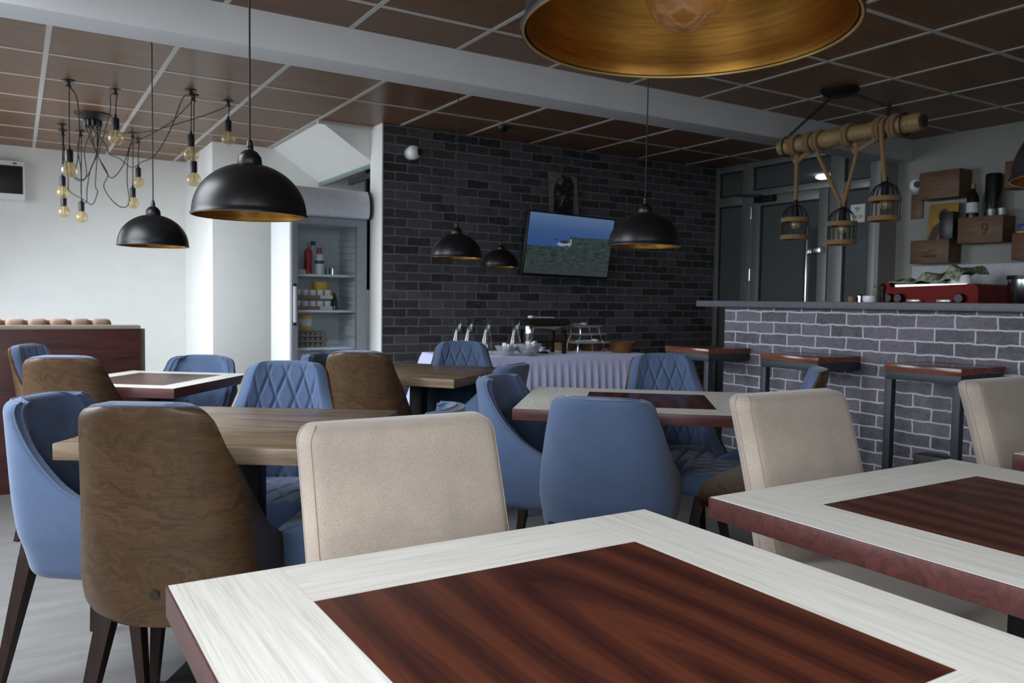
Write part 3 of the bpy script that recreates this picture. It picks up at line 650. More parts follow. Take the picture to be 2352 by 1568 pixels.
put(wa, 'diamond quilted chair facing us behind the left brown table', (.887, 3.05), (-.45, -.89), False, BA)
put(wa, 'diamond quilted chair facing us in front of the glass carafes', (2.235, 4.20), (-.42, -.91), False, BA)
put(wa, 'diamond quilted chair facing us behind the white table, left of the stools', (2.62, 2.90), (-.50, -.87), False, BA)
put(wa, 'chair seen side on behind the middle beige chair, its blue top curling over walnut', (2.65, 1.98), (-.66, .75), False, BA)
wc = walnut_chair('', True)
put(wc, 'leftmost far chair with vertical channel stitching, in front of the booth', (.01, 4.48), (.85, -.52), True, BA)
ba = blue_chair('')
put(ba, 'blue tub chair cut by the left edge, buttoned back turned towards the brown table', (.03, 2.86), (.77, -.64), True, BB)
put(ba, 'smooth backed blue chair seen from behind between the two nearest beige chairs', (1.566, 2.02), (.75, .66), False, BB)
put(ba, 'blue tub chair seen from the side left of the middle white table', (1.66, 2.90), (.55, -.835), False, BB)
put(ba, 'blue chair turned to the far brown table, back rising in front of the lilac cloth', (2.12, 3.32), (-.59, .81), False, BB)
put(ba, 'blue chair of which only the curved top shows over the front beige chair', (1.10, 2.05), (-.82, .57), False, BB)
put(ba, 'blue chair mostly hidden behind the walnut back in front of the fridge', (1.39, 4.42), (.70, -.71), False, BB)
put(ba, 'blue buttoned chair facing us behind the far left white table', (.86, 4.44), (-.56, -.83), False, BB)

def beige_chair(label):
    t = thing('dining_chair', label, 'chair', group='beige upholstered chairs')
    # back seen from the table side (front faces -y), leaning away
    nu, nv = 33, 41; F = np.zeros((nv, nu, 3)); B = np.zeros((nv, nu, 3)); w = .213; z0, z1 = .40, .885
    for j in range(nv):
        z = z0+(z1-.036-z0)*j/24 if j <= 24 else z1-.036*(1-math.sin(PI/2*(j-24)/(nv-1-24))); q = (z-z0)/(z1-z0); lean = .02+.135*q**1.25
        r = .036; dz = z-(z1-r); cut = r-math.sqrt(max(0, r*r-dz*dz)) if dz > 0 else 0
        for i in range(nu):
            u = -1+2*i/(nu-1); x = u*(w-cut*0.9-0.006*q); e = min((1-abs(u))*w, z1-z); pr = math.sqrt(max(0, 1-(1-min(1, e/.022))**2))
            F[j, i] = (x, lean-.036*pr+.034*(1-.2*q)+.004*(1-pr)-.016*(1-u*u), z); B[j, i] = (x, lean+.04+.034*pr*(1-.25*q), z)
    back = slab(F, B).obj('backrest', 'tan', t, 60)
    for sx in (-1, 1):
        for off in (0.0, 0.02):
            p = MB(); pts = []
            for j in range(0, nv-3):
                q = j/(nv-1); i = 1 if sx < 0 else nu-2; k = F[j, i] if off == 0 else F[j, i]*0.45+B[j, i]*0.55
                pts.append((k[0]+sx*(.0005 if off == 0 else .013), k[1]-.0003, k[2]))
            p.tube(pts[::2], 0.0011, 5); p.obj('seam', 'seam', back)
    cushion(-.215, .215, -.40, .05, .37, .475, .03, 30, 0, .015).obj('seat', 'tan', t, 60)
    MB().box(-.205, .205, -.39, .06, .33, .40, .006).obj('seat_frame', 'tan', t)
    for sx in (-1, 1):
        MB().bar((sx*.19, -.37, 0), (sx*.185, -.365, .34), .026, .042).obj('leg', 'leg', t)
        MB().bar((sx*.185, .10, 0), (sx*.185, .04, .36), .028, .042).obj('leg', 'leg', t)
    return t
bc = beige_chair('nearest beige suede chair facing us across the front table'); bc.location = (.653, 1.305, 0)
dup(bc, 'beige suede chair facing us behind the second white table', (1.80, 1.295, 0), 0.0)
dup(bc, 'beige suede chair cut off by the right edge in front of the bar', (2.83, 1.27, 0), 0.03)

# ------------------------------------------------------------------ pendants
def pendant(label, x, y, rim, D, group='black dome pendant lamps'):
    k = D/0.315; R = .1575
    t = thing('pendant_lamp', label, 'lamp', (x, y, rim), 0, group)
    prof = [(R+.003, 0.0), (R+.004, .004), (R, .008)]+[(R*math.cos(a)*1.0, .008+.142*math.sin(a)) for a in [PI/2*q/22 for q in range(1, 21)]]+[(.026, .150)]
    sc = Matrix.Diagonal((k, k, k, 1))
    shd = MB().lathe(prof, 64, mx=sc, cap=False).obj('lamp_shade', 'shade', t, 60)
    inn = [(R-.002, .002)]+[((R-.003)*math.cos(a), .006+.138*math.sin(a)) for a in [PI/2*q/22 for q in range(0, 22)]]+[(.0, .144)]
    MB().lathe(inn, 64, mx=sc, cap=False).obj('shade_lining', 'gold', shd, 60, 'brushed gold lining')
    MB().tube([(R*1.008*math.cos(a), R*1.008*math.sin(a), .001) for a in [2*PI*q/64 for q in range(64)]], .0016, 6, True, mx=sc).obj('rim', 'goldrim', shd)
    MB().lathe([(.031, .142), (.034, .152), (.032, .168), (.022, .182), (.012, .188), (.0, .188)], 32, mx=sc, cap=False).obj('cap', 'shade', t, 60)
    MB().lathe([(.010, .186), (.0095, .194), (.011, .196), (.0085, .203), (.009, .205), (.0065, .214), (.004, .218), (0, .218)], 20, mx=sc).obj('cord_grip', 'plastic', t)
    L = (CZ-rim)/k
    MB().tube([(0, 0, .21), (0, 0, L-.02)], .0028, 8, mx=sc).obj('cord', 'cord', t)
    MB().lathe([(.006, L-.045), (.03, L-.04), (.045, L-.02), (.048, L-.002), (.048, L), (0, L)], 28, mx=sc).obj('ceiling_canopy', 'shade', t)
    so = MB(); so.lathe([(.014, .143), (.014, .10), (.012, .096), (0, .096)], 20, mx=sc); so = so.obj('socket', 'plastic', t)
    MB().ball((0, 0, .045), .042, rz=.044, seg=28, rings=18, mx=sc).obj('bulb', 'lampbulb', so, 80)
    return t
pendant('huge looking black dome lamp with gold inside hanging over the nearest table', .56, .594, 1.384, .315)
pendant('black dome lamp hanging over the left brown table', .576, 2.374, 1.352, .315)
pendant('black dome lamp against the white wall at far left', .565, 4.185, 1.358, .315)
pendant('black dome lamp on a long cord in front of bricks left of the television', 2.31, 4.41, 1.381, .315)
pendant('smallest looking black dome lamp touching the left side of the television', 3.235, 5.43, 1.388, .292)
pendant('black dome lamp hanging right of the television', 2.37, 2.741, 1.371, .315)
pendant('black dome lamp cut off by the right edge beside the crates', 1.76, .72, 1.37, .315)

# ------------------------------------------------------------------ spider chandelier
SP = [((-0.208,-0.978,0.0),-0.558,[(0.014,-0.147,-0.299),(-0.031,-0.25,-0.43),(-0.067,-0.355,-0.51),(-0.108,-0.455,-0.549),(-0.154,-0.55,-0.535),(-0.144,-0.674,-0.439),(-0.139,-0.79,-0.282),(-0.156,-0.892,-0.089)]),((0.063,-0.927,0.0),-0.315,[(0.015,-0.174,-0.319),(0.022,-0.325,-0.286),(0.045,-0.481,-0.176),(0.06,-0.633,-0.073),(0.048,-0.77,-0.014)]),((0.483,-1.179,0.0),-0.414,[(0.072,-0.155,-0.246),(0.084,-0.265,-0.325),(0.136,-0.397,-0.37),(0.199,-0.539,-0.446),(0.248,-0.666,-0.42),(0.315,-0.803,-0.387),(0.394,-0.941,-0.228),(0.452,-1.064,-0.038)]),((0.523,-1.044,0.0),-0.562,[(0.101,-0.172,-0.156),(0.173,-0.324,-0.213),(0.251,-0.476,-0.236),(0.339,-0.632,-0.197),(0.439,-0.793,-0.129),(0.522,-0.942,-0.033)]),((0.753,-1.02,0.0),-0.257,[(0.062,-0.114,-0.139),(0.112,-0.215,-0.158),(0.229,-0.358,-0.172),(0.357,-0.506,-0.162),(0.429,-0.619,-0.145),(0.579,-0.779,-0.1),(0.7,-0.921,-0.057)]),((0.405,0.815,0.0),-0.373,[(0.03,0.146,-0.254),(0.122,0.258,-0.408),(0.182,0.398,-0.394),(0.262,0.533,-0.271),(0.33,0.679,-0.087)]),((0.332,0.561,0.0),-0.578,[(0.03,0.052,-0.285),(0.103,0.084,-0.423),(0.083,0.176,-0.507),(0.147,0.215,-0.609),(0.222,0.252,-0.652),(0.276,0.306,-0.599),(0.272,0.404,-0.421),(0.291,0.489,-0.211)]),((-0.178,0.543,0.0),-0.533,[(-0.035,0.067,-0.19),(-0.051,0.126,-0.266),(-0.035,0.161,-0.418),(-0.058,0.226,-0.471),(-0.113,0.316,-0.44),(-0.17,0.414,-0.287),(-0.177,0.482,-0.105)]),((-0.16,0.809,0.0),-0.664,[(0.029,0.046,-0.302),(0.021,0.117,-0.511),(0.041,0.181,-0.549),(0.012,0.272,-0.64),(-0.041,0.386,-0.598),(-0.133,0.526,-0.521),(-0.136,0.612,-0.415),(-0.155,0.718,-0.153)]),((-0.035,0.74,0.0),-0.704,[(0.002,0.069,-0.194),(0.035,0.124,-0.274),(-0.004,0.221,-0.382),(-0.023,0.304,-0.528),(-0.023,0.378,-0.619),(-0.051,0.478,-0.572),(-0.047,0.568,-0.341),(-0.062,0.669,-0.151)])]
sp_ = thing('spider_chandelier', 'black spider chandelier of ten looped cords with amber globe bulbs', 'chandelier', (.513, 6.835, CZ))
MB().lathe([(0, -.055), (.05, -.055), (.075, -.04), (.105, -.02), (.125, -.008), (.125, 0), (0, 0)], 36).obj('ceiling_canopy', 'plastic', sp_)
for k, (hk, bz, pts) in enumerate(SP):
    a = 2*PI*k/10+.3; s0 = (.05*math.cos(a), .05*math.sin(a), -.05); s1 = (s0[0]*1.05, s0[1]*1.05, -.095)
    MB().lathe([(.016, 0), (.016, -.02), (.009, -.045), (0, -.045)], 12, s0).obj('cord_nozzle', 'plastic', sp_)
    MB().lathe([(.035, 0), (.035, -.006), (.012, -.012), (.010, -.03), (.018, -.034), (.018, -.042), (0, -.042)], 20, hk).obj('ceiling_hook', 'plastic', sp_)
    h2 = (hk[0], hk[1], -.034); top = (hk[0], hk[1], bz+.135)
    MB().tube([s1]+pts+[h2], .0036, 7, smooth=6).obj('cord', 'cord', sp_)
    q = MB(); q.tube([h2, (hk[0]+.008, hk[1], -.05), (hk[0]+.004, hk[1], -.08), top], .0036, 7, smooth=4)
    drop = q.obj('drop_cord', 'cord', sp_)
    so = MB(); so.lathe([(0, bz+.15), (.007, bz+.148), (.009, bz+.128), (.021, bz+.122), (.0225, bz+.115), (.0225, bz+.05), (.019, bz+.046), (0, bz+.046)], 24, (hk[0], hk[1], 0)); so = so.obj('socket', 'plastic', sp_)
    bb = MB(); bb.lathe([(.014, .055), (.018, .047), (.034, .034), (.045, .014), (.048, -.004), (.045, -.022), (.034, -.038), (.018, -.046), (0, -.048)], 28, (hk[0], hk[1], bz)); bb = bb.obj('bulb', 'bulb', so, 80)
    ff = MB(); ff.lathe([(.004, .05), (.006, .02), (.003, -.02), (0, -.022)], 8, (hk[0], hk[1], bz))
    for m_ in range(4): ff.bar((hk[0]+.004*math.cos(m_*PI/2), hk[1]+.004*math.sin(m_*PI/2), bz+.015), (hk[0]+.014*math.cos(m_*PI/2), hk[1]+.014*math.sin(m_*PI/2), bz-.02), .0016)
    ff.obj('filament', 'filament', so)

# ------------------------------------------------------------------ bamboo cage lamp over the bar
BX = 4.5
bl = thing('bamboo_chandelier', 'bamboo pole lamp hung on chains with three caged rope lanterns over the bar', 'chandelier', (BX, 3.3, 2.2))
pole = MB(); n = 60; pts = []; rad = []
for k in range(n+1):
    t_ = k/n; y = .51-1.02*t_; pts.append((0, y, 0.0)); node = min(abs(t_-c) for c in (.06, .38, .70, .95)); rad.append(.052+.006*math.exp(-(node/.02)**2))
pole.tube(pts, rad, 28); pole.obj('bamboo_pole', 'bamboo', bl, 60)
e = MB(); e.lathe([(0, .0), (.036, .0), (.036, .004), (0, .004)], 24, mx=Matrix.Translation((0, -.516, 0)) @ Matrix.Rotation(PI/2, 4, 'X')); e.obj('pole_hollow', 'robe', bl)
MB().lathe([(0, -.045), (.06, -.045), (.10, -.03), (.115, -.01), (.115, 0), (0, 0)], 32, (-.10, -.02, CZ-2.2)).obj('ceiling_canopy', 'black', bl)
def chain(a, b, parent, n, sag=0.0):
    c = MB(); a, b = Vector(a), Vector(b)
    for k in range(n):
        t0, t1 = k/n, (k+1)/n; p = a.lerp(b, t0); q = a.lerp(b, t1); s0 = -sag*4*t0*(1-t0); s1 = -sag*4*t1*(1-t1); p.z += s0; q.z += s1
        d_ = (q-p); L = d_.length*.62; d_.normalize(); x = Vector((0,0,1)).cross(d_) if abs(d_.z) < .9 else Vector((1,0,0)); x.normalize(); y = d_.cross(x); s_ = x if k % 2 else y; m = (p+q)/2
        c.tube([m+d_*L*math.cos(th)+s_*.009*math.sin(th) for th in [2*PI*i/10 for i in range(10)]], .0034, 5, True)
    return c.obj('chain', 'black', parent)
chain((-.10, .04, .235), (0, .44, .075), bl, 24); chain((-.10, -.08, .24), (-.01, -.36, .09), bl, 18, .0)
chain((-.005, -.30, .14), (-.035, -.27, -.13), bl, 14)
for yy in (.455, -.40):
    MB().tube([(.062*math.cos(a)*1.0, yy, .066*math.sin(a)) for a in [2*PI*i/20 for i in range(20)]], .004, 6, True).obj('chain_collar', 'black', bl)
def twist(b, pts, r, smooth=8):
    """two-strand look: a core tube with a spiral ridge"""
    b.tube(pts, r, 10, smooth=smooth); return b
def wrap(y, turns, parent):
    b = MB(); pts = []
    for k in range(turns*14+1):
        a = 2*PI*k/14; pts.append((.063*math.cos(a), y+(k/14-turns/2)*.024, .063*math.sin(a)))
    b.tube(pts, .0115, 8); return b.obj('rope_wrap', 'rope', parent)
for y, tn in ((.385, 2), (.27, 2), (.20, 2), (-.02, 2), (-.24, 2), (-.34, 2)): wrap(y, tn, bl)
cages = [(.372, -.398), (.008, -.452), (-.287, -.324)]   # y, z of the cage top
ropes = [[(0, .38, -.06), (0, .375, -.10), (0, .372, -.40)], [(0, .22, -.06), (0, .19, -.12), (0, .008, -.45)], [(0, -.06, -.06), (0, -.08, -.12), (0, .008, -.45)], [(0, -.287, .06), (-.062, -.287, .02), (-.055, -.287, -.06), (-.01, -.287, -.32)], [(0, -.07, -.11), (0, -.15, -.085), (-.02, -.24, -.055)], [(.0, .36, -.105), (.0, .30, -.075), (0, .27, -.06)]]
for r_ in ropes:
    twist(MB(), r_, .0135).obj('rope', 'rope', bl)
MB().ball((0, .375, -.105), .022, .03, .022).obj('rope_knot', 'rope', bl); MB().ball((0, -.075, -.105), .022, .028, .024).obj('rope_knot', 'rope', bl)
for y, z in cages:
    c = MB(); c.lathe([(.014, .03), (.014, -.02), (.02, -.022), (.02, -.085), (.0, -.085)], 18, (0, y, z)); so = c.obj('socket', 'black', bl)
    c = MB(); R = .085
    for k in range(16):
        a = 2*PI*k/16; x_, y_ = math.cos(a), math.sin(a)
        c.tube([(.014*x_, y+.014*y_, z-.004)]+[(R*math.sin(q)*x_, y+R*math.sin(q)*y_, z-.10+.095*math.cos(q)) for q in (.35, .7, 1.05, 1.35)]+[(R*x_, y+R*y_, z-.12), (R*x_, y+R*y_, z-.235)], .0024, 5, smooth=3)
    cg = c.obj('cage', 'black', bl)
    for zz in (z-.105, z-.222):
        c = MB(); c.lathe([(R-.008, zz-.014), (R+.007, zz-.014), (R+.009, zz), (R+.007, zz+.014), (R-.008, zz+.014), (R-.008, zz-.014)], 40, (0, y, 0), cap=False); c.obj('rope_ring', 'rope', cg)
    c = MB(); c.lathe([(.012, .045), (.016, .035), (.028, .018), (.033, .0), (.028, -.02), (.012, -.032), (0, -.034)], 24, (0, y, z-.135)); c.obj('bulb', 'bulb', so, 80)

# ------------------------------------------------------------------ fridge
FX, FY = 1.776, 6.06
fr = thing('display_fridge', 'tall white glass fronted fridge stocked with food left of the brick wall', 'fridge', (FX, FY, 0))
bd = MB(); W_, D_ = .60, .57
bd.box(0, .03, .05, D_, .05, 1.74, .003); bd.box(W_-.03, W_, .05, D_, .05, 1.74, .003); bd.box(.03, W_-.03, D_-.03, D_, .05, 1.74); bd.box(.03, W_-.03, .05, D_, .05, .12); bd.box(.03, W_-.03, .05, D_, 1.70, 1.74)
body = bd.obj('body', 'white', fr)
MB().box(.02, W_-.02, .08, D_-.04, 0, .05).obj('plinth', 'black', fr)
ln = MB(); ln.box(.03, .034, .06, D_-.03, .12, 1.70); ln.box(W_-.034, W_-.03, .06, D_-.03, .12, 1.70); ln.box(.03, W_-.03, D_-.034, D_-.03, .12, 1.70)
ln = ln.obj('liner', 'fridgein', body)
for k in range(26):
    z = .30+k*.052
    MB().box(W_-.05, W_-.033, .12, D_-.05, z, z+.022, .006).obj('shelf_rib', 'fridgein', body)
dr = MB()
for a in ((0, .05), (W_-.08, W_)): dr.box(a[0], a[1], 0, .045, .06, 1.74, .003)
dr.box(.05, W_-.08, 0, .045, 1.685, 1.74); dr.box(.05, W_-.08, 0, .045, .06, .14)
dd = dr.obj('door', 'fridgegrey', fr)
MB().box(.05, W_-.08, .018, .026, .14, 1.685).obj('glass', 'paneglass', dd)
hh = MB(); hh.bar((.018, -.03, .935), (.018, -.03, 1.215), .016); hh = hh.obj('handle', 'white', dd)
for z in (.93, 1.22): MB().box(.008, .028, -.038, 0, z-.012, z+.012, .003).obj('handle_mount', 'black', dd)
cp = MB(); pr = [(0.0, 1.745), (-.045, 1.755), (-.062, 1.80), (-.06, 1.86), (-.045, 1.92), (-.01, 1.962), (.05, 1.975), (.10, 1.975), (.10, 1.745)]
cp.prism(pr, 0, W_, 'x'); cp.obj('light_canopy', 'canopy', fr)
ca = MB(); ca.prism([(p[0]*1.05-.001, p[1]) for p in pr], W_, W_+.012, 'x'); ca.obj('canopy_end', 'black', fr)
SH = (1.31, 1.032, .74, .45)
for z in SH: 
    s_ = MB(); s_.box(.036, W_-.05, .07, D_-.06, z-.018, z, .003); s_.obj('shelf', 'fridgein', fr)
def at_f(x, y, z): return (FX+x, FY+y, z)
def single(name, b, m, label, cat, loc, group=None, rz=0.0):
    o = b.obj(name, m); o.location = loc; o.rotation_euler = (0, 0, rz); return tag(o, label, cat, group)
# ketchup style bottle
bo = thing('sauce_bottle', 'red squeeze bottle with green tip on the top fridge shelf', 'bottle', at_f(.185, .18, 1.31))
MB().lathe([(0, 0), (.033, .002), (.034, .06), (.031, .10), (.034, .15), (.030, .185), (.012, .205), (0, .205)], 24).obj('bottle_body', 'redplastic', bo)
MB().lathe([(.013, .204), (.010, .225), (.004, .25), (0, .25)], 14).obj('nozzle', 'towel', bo)
bo = thing('mayonnaise_bottle', 'white bottle with blue label and cap right of the red sauce bottle', 'bottle', at_f(.275, .18, 1.31))
bb_ = MB().lathe([(0, 0), (.035, .002), (.036, .05), (.036, .12), (.030, .15), (.018, .165), (0, .165)], 24).obj('bottle_body', 'white', bo)
MB().lathe([(.0365, .085), (.0365, .11)], 24, cap=False).obj('paper_label', 'bluecap', bb_)
MB().lathe([(.02, .163), (.02, .21), (0, .21)], 18).obj('cap', 'redplastic', bo)
bo = thing('milk_bottle', 'clear bottle with blue screw cap behind the white bottle', 'bottle', at_f(.275, .34, 1.31))
MB().lathe([(0, 0), (.038, .002), (.038, .17), (.02, .22), (.017, .24), (0, .24)], 20).obj('bottle_body', 'white', bo)
MB().lathe([(.02, .238), (.02, .27), (0, .27)], 16).obj('cap', 'bluecap', bo)
single('jar', MB().lathe([(0, 0), (.02, 0), (.02, .05), (0, .05)], 16), 'darkbottle', 'small dark jar beside the white bottle in the fridge', 'jar', at_f(.335, .15, 1.31))
single('shaker', MB().lathe([(0, 0), (.017, 0), (.014, .05), (0, .055)], 16), 'chrome', 'little shiny metal shaker at the right of the top fridge shelf', 'shaker', at_f(.375, .15, 1.31))
single('food_tray', MB().box(-.05, .05, -.04, .04, 0, .035, .008), 'foil', 'pale wrapped pack at the left of the top fridge shelf', 'package', at_f(.10, .16, 1.31))
for row, z in enumerate((1.032, 1.118)):
    tr = thing('yogurt_tray', ('lower' if row == 0 else 'upper')+' cardboard tray of white cups on the middle fridge shelf', 'tray', at_f(.055, .10, z), 0, 'trays of yogurt cups')
    MB().box(0, .30, 0, .16, 0, .006).obj('tray_base', 'kraft', tr); MB().box(0, .30, -.002, 0.0, 0, .028).obj('tray_front', 'kraft', tr); MB().box(.20, .30, -.004, -.002, .002, .028).obj('price_label', 'paper', tr)
    for k in range(5):
        cup = MB(); cup.lathe([(0, 0), (.020, 0), (.026, .062), (.0275, .064), (0, .066)], 20)
        o = single('yogurt_cup', cup, 'white', f'white cup, {["first", "second", "third", "fourth", "fifth"][k]} from the left in the {"lower" if row == 0 else "upper"} cardboard tray', 'cup', at_f(.085+.06*k, .13, z+.0062), 'yogurt cups')
        MB().lathe([(.0245, .022), (.0262, .048)], 20, cap=False).obj('printed_band', 'foil', o)
single('tub', MB().lathe([(0, 0), (.062, 0), (.066, .058), (.068, .06), (.068, .068), (0, .068)], 28), 'yellow', 'yellow round tub standing on the upper tray of cups', 'tub', at_f(.285, .19, 1.1845))
bo = thing('wine_bottle', 'dark bottle with yellow neck right of the trays of cups', 'bottle', at_f(.405, .2, 1.032))
MB().lathe([(0, 0), (.03, 0), (.03, .07), (.014, .11), (.012, .15), (0, .15)], 20).obj('bottle_body', 'darkbottle', bo); MB().lathe([(.0135, .10), (.0125, .152), (0, .153)], 16).obj('neck_foil', 'yellow', bo)
for k in range(3):
    b = MB(); b.box(-.125, .125, -.09, .09, 0, .012)
    for i in range(6):
        for j in range(4): b.lathe([(.019, .006), (.015, .030), (.010, .038), (0, .040)], 10, (-.104+.0416*i, -.066+.044*j, 0))
    o = single('egg_tray', b, 'egg', ['bottom', 'middle', 'top'][k]+' grey pulp egg tray of the stack on the lower fridge shelf', 'egg tray', at_f(.185, .19, .74+.042*k), 'egg trays')
cu = thing('food_bucket', 'yellow printed bucket standing on the stacked egg trays', 'bucket', at_f(.165, .18, .869))
bb_ = MB().lathe([(0, 0), (.044, 0), (.056, .115), (.06, .117), (.06, .125), (0, .125)], 28).obj('bucket_body', 'yellow', cu); MB().lathe([(.047, .03), (.0545, .09)], 28, cap=False).obj('printed_label', 'foil', bb_); MB().lathe([(.0605, .116), (.0605, .127), (0, .128)], 28).obj('lid', 'towel', cu)

# ------------------------------------------------------------------ brick wall fittings
def camera(label, loc, rz):
    t = thing('security_camera', label, 'camera', loc, rz)
    MB().lathe([(0, 0), (.05, 0), (.05, -.02), (.03, -.03), (0, -.03)], 24, mx=Matrix.Rotation(PI/2, 4, 'X') @ Matrix.Diagonal((1, 1, -1, 1))).obj('mount', 'white', t)
    MB().ball((0, -.065, 0), .056, seg=28, rings=18).obj('housing', 'white', t, 80)
    MB().lathe([(.0, .0), (.026, .0), (.026, .012), (0, .012)], 24, mx=Matrix.Translation((.025, -.105, 0)) @ Matrix.Rotation(PI/2, 4, 'X') @ Matrix.Rotation(.5, 4, 'Y')).obj('lens', 'plastic', t); return t
camera('white round security camera on the brick wall near the ceiling', (2.645, 5.847, 2.262), 0)
camera('security camera half hidden by the top wine crate on the right wall', (6.195, 3.83, 2.09), -PI/2)
tv = thing('television', 'flat television showing a seabird on a dune, tilted on the brick wall', 'television', (4.06, 5.655, 1.60))
tv.rotation_euler = (math.radians(9), math.radians(0.6), math.radians(5))
TW, TH = .485, .268
MB().box(-TW, TW, 0, .045, -TH, TH, .006).obj('casing', 'plastic', tv)
MB().box(-TW+.014, TW-.014, -.0015, .0, -TH+.02, TH-.012).obj('screen', 'screen', tv)
br = MB(); br.ball((-.10, -.0022, .012), .05, .0006, .016); br.ball((-.05, -.0022, .018), .05, .0006, .014); br.tube([(-.02, -.0022, .0), (.0, -.0022, .02), (-.005, -.0022, .06)], .006, 6, smooth=4); br.obj('bird_image', 'birdwhite', tv)
br = MB(); br.ball((-.075, -.003, .032), .05, .0006, .014); br.ball((-.002, -.003, .07), .018, .0006, .008); br.ball((-.17, -.003, .045), .02, .0006, .006); br.obj('bird_wing_image', 'birddark', tv)
bk = MB(); bk.box(-.15, .15, .045, .085, -.12, .12); bk.box(-.05, .05, .08, .15, -.06, .06); bk.obj('wall_bracket', 'black', tv)
pp = thing('photo_print', 'dark black and white photo print hanging above the television', 'picture', (4.09, 5.80, 2.06)); pp.rotation_euler = (math.radians(6), math.radians(3), 0)
ph = MB(); ph.hexa([(-.12, 0, -.20), (.19, 0, -.20), (.19, .012, -.20), (-.12, .012, -.20), (-.19, 0, .175), (.11, 0, .16), (.11, .012, .16), (-.19, .012, .175)]); ph.obj('print_sheet', plain('grey_print_paper', (0.17, 0.17, 0.165, 1), 0.6, var=0.3, scale=20), pp)
ph = MB(); ph.prism([(-.09, -.198), (.135, -.198), (.11, -.10), (.10, .02), (.085, .10), (.05, .155), (-.06, .165), (-.10, .10), (-.115, .02), (-.10, -.06)], -.0015, 0, 'y'); ph.obj('printed_figure', 'photo', pp)
# ------------------------------------------------------------------ air unit on the white wall
ac = thing('wall_unit', 'white framed box with a black front high on the left wall', 'wall unit', (0, 8.7, 2.14))
MB().box(-.62, .092, -.10, 0, -.165, .18, .006).obj('casing', 'white', ac); MB().box(-.60, .075, -.106, -.098, -.115, .135, .002).obj('front_panel', 'plastic', ac); MB().box(.0, .03, -.103, -.099, .150, .162).obj('badge', 'ink', ac)

# ------------------------------------------------------------------ booths
bt = thing('booth_bench', 'booth with a dark mahogany back panel behind the far left table', 'bench', (0, 5.3, 0))
MB().box(-1.5, .637, -.02, .02, .0, .925, .003).obj('back_panel', 'mahog_panel', bt)
MB().box(-1.5, .640, -.022, .06, .922, .947, .010).obj('top_roll', 'tan', bt)
MB().box(-1.5, .64, .02, .12, .40, .925, .02).obj('backrest', 'tan', bt); MB().box(-1.5, .64, .10, .58, .30, .46, .03).obj('seat', 'tan', bt); MB().box(-1.5, .62, .05, .52, 0, .30).obj('plinth', 'mahog_panel', bt)
wg = MB(); wg.prism([(.02, .46), (.02, .925), (.10, .905), (.22, .84), (.16, .66), (.10, .46)], .64, .668, 'x'); wg.obj('side_wing', 'tan', bt)
fb = thing('booth_bench', 'far booth of which only the tufted brown top rises above the mahogany panel', 'bench', (0, 6.8, 0))
MB().box(-1.5, .60, .06, .14, 0, .93).obj('back_panel', 'mahog_panel', fb)
for k in range(15):
    x = .622-.138*(k+1); c = MB(); c.box(x+.002, x+.136, -.045, .075, .55, .947, .038, seg=4); c.obj('tuft', 'tuft', fb)
MB().box(-1.5, .615, .0, .13, .50, .925, .02).obj('backrest', 'tuft', fb); MB().box(-1.5, .615, -.42, .06, .30, .46, .03).obj('seat', 'tuft', fb); MB().box(-1.5, .60, -.36, .1, 0, .30).obj('plinth', 'mahog_panel', fb)

# ------------------------------------------------------------------ buffet
BR = -0.10
bf = thing('buffet_table', 'buffet table under the brick wall', 'table', (2.5, 4.83, 0), BR)
LX, LY = 1.60, .58
MB().box(.01, LX-.01, .01, LY-.01, .705, .735).obj('tabletop', 'brownoak', bf)
for x in (.08, LX-.08):
    for y in (.08, LY-.08): MB().box(x-.02, x+.02, y-.02, y+.02, 0, .705).obj('leg', 'black', bf)
cl = MB(); vs = []; per = []
def edge_pts(n):
    out = []
    for (a, b_) in (((0, 0), (LX, 0)), ((LX, 0), (LX, LY)), ((LX, LY), (0, LY)), ((0, LY), (0, 0))):
        m = max(2, int(n*math.hypot(b_[0]-a[0], b_[1]-a[1])))
        for k in range(m): t_ = k/m; out.append((a[0]+(b_[0]-a[0])*t_, a[1]+(b_[1]-a[1])*t_))
    return out
E_ = edge_pts(150); nE = len(E_); rows = [0, .01, .03, .06, .12, .25, .45, .70]
cl.v.append((LX/2, LY/2, .7375)); 
acc = 0
for ri, dr_ in enumerate(rows):
    acc = 0
    for k, (x, y) in enumerate(E_):
        ox = (1 if x >= LX-1e-6 else (-1 if x <= 1e-6 else 0)); oy = (1 if y >= LY-1e-6 else (-1 if y <= 1e-6 else 0))
        pl = min(1, max(0, (dr_-.045)/.12)); t_ = (x if abs(oy) else y)
        ph_ = (t_/.062) % 1.0; fold = .016*pl*(1-abs(2*ph_-1)**0.6)+.008*min(1, dr_/.02)
        cor = min(x, LX-x)+min(y, LY-y); fl = .0
        dcorner = min(math.hypot(x-a, y-b_) for a in (0, LX) for b_ in (0, LY)); fl = .28*dr_*math.exp(-(dcorner/.12)**2)
        off = fold+.04*dr_+fl; 
        if ox and oy: off *= .8
        cl.v.append((x+ox*off, y+oy*off, (.738 if dr_ == 0 else .736-dr_)))
for k in range(nE): cl.f.append((0, 1+k, 1+(k+1) % nE))
for r_ in range(len(rows)-1):
    for k in range(nE): a = 1+r_*nE; m = (k+1) % nE; cl.f.append((a+k, a+nE+k, a+nE+m, a+m))
o = cl.obj('tablecloth', 'cloth', None, 50); o.location = (2.5, 4.83, 0); o.rotation_euler = (0, 0, BR); tag(o, 'lilac pleated tablecloth draped over the buffet table', 'tablecloth')
BM = Matrix.Translation((2.5, 4.83, 0)) @ Matrix.Rotation(BR, 4, 'Z')
ZB = .7385
def onb(x, y, z=ZB): return tuple(BM @ Vector((x, y, z)))
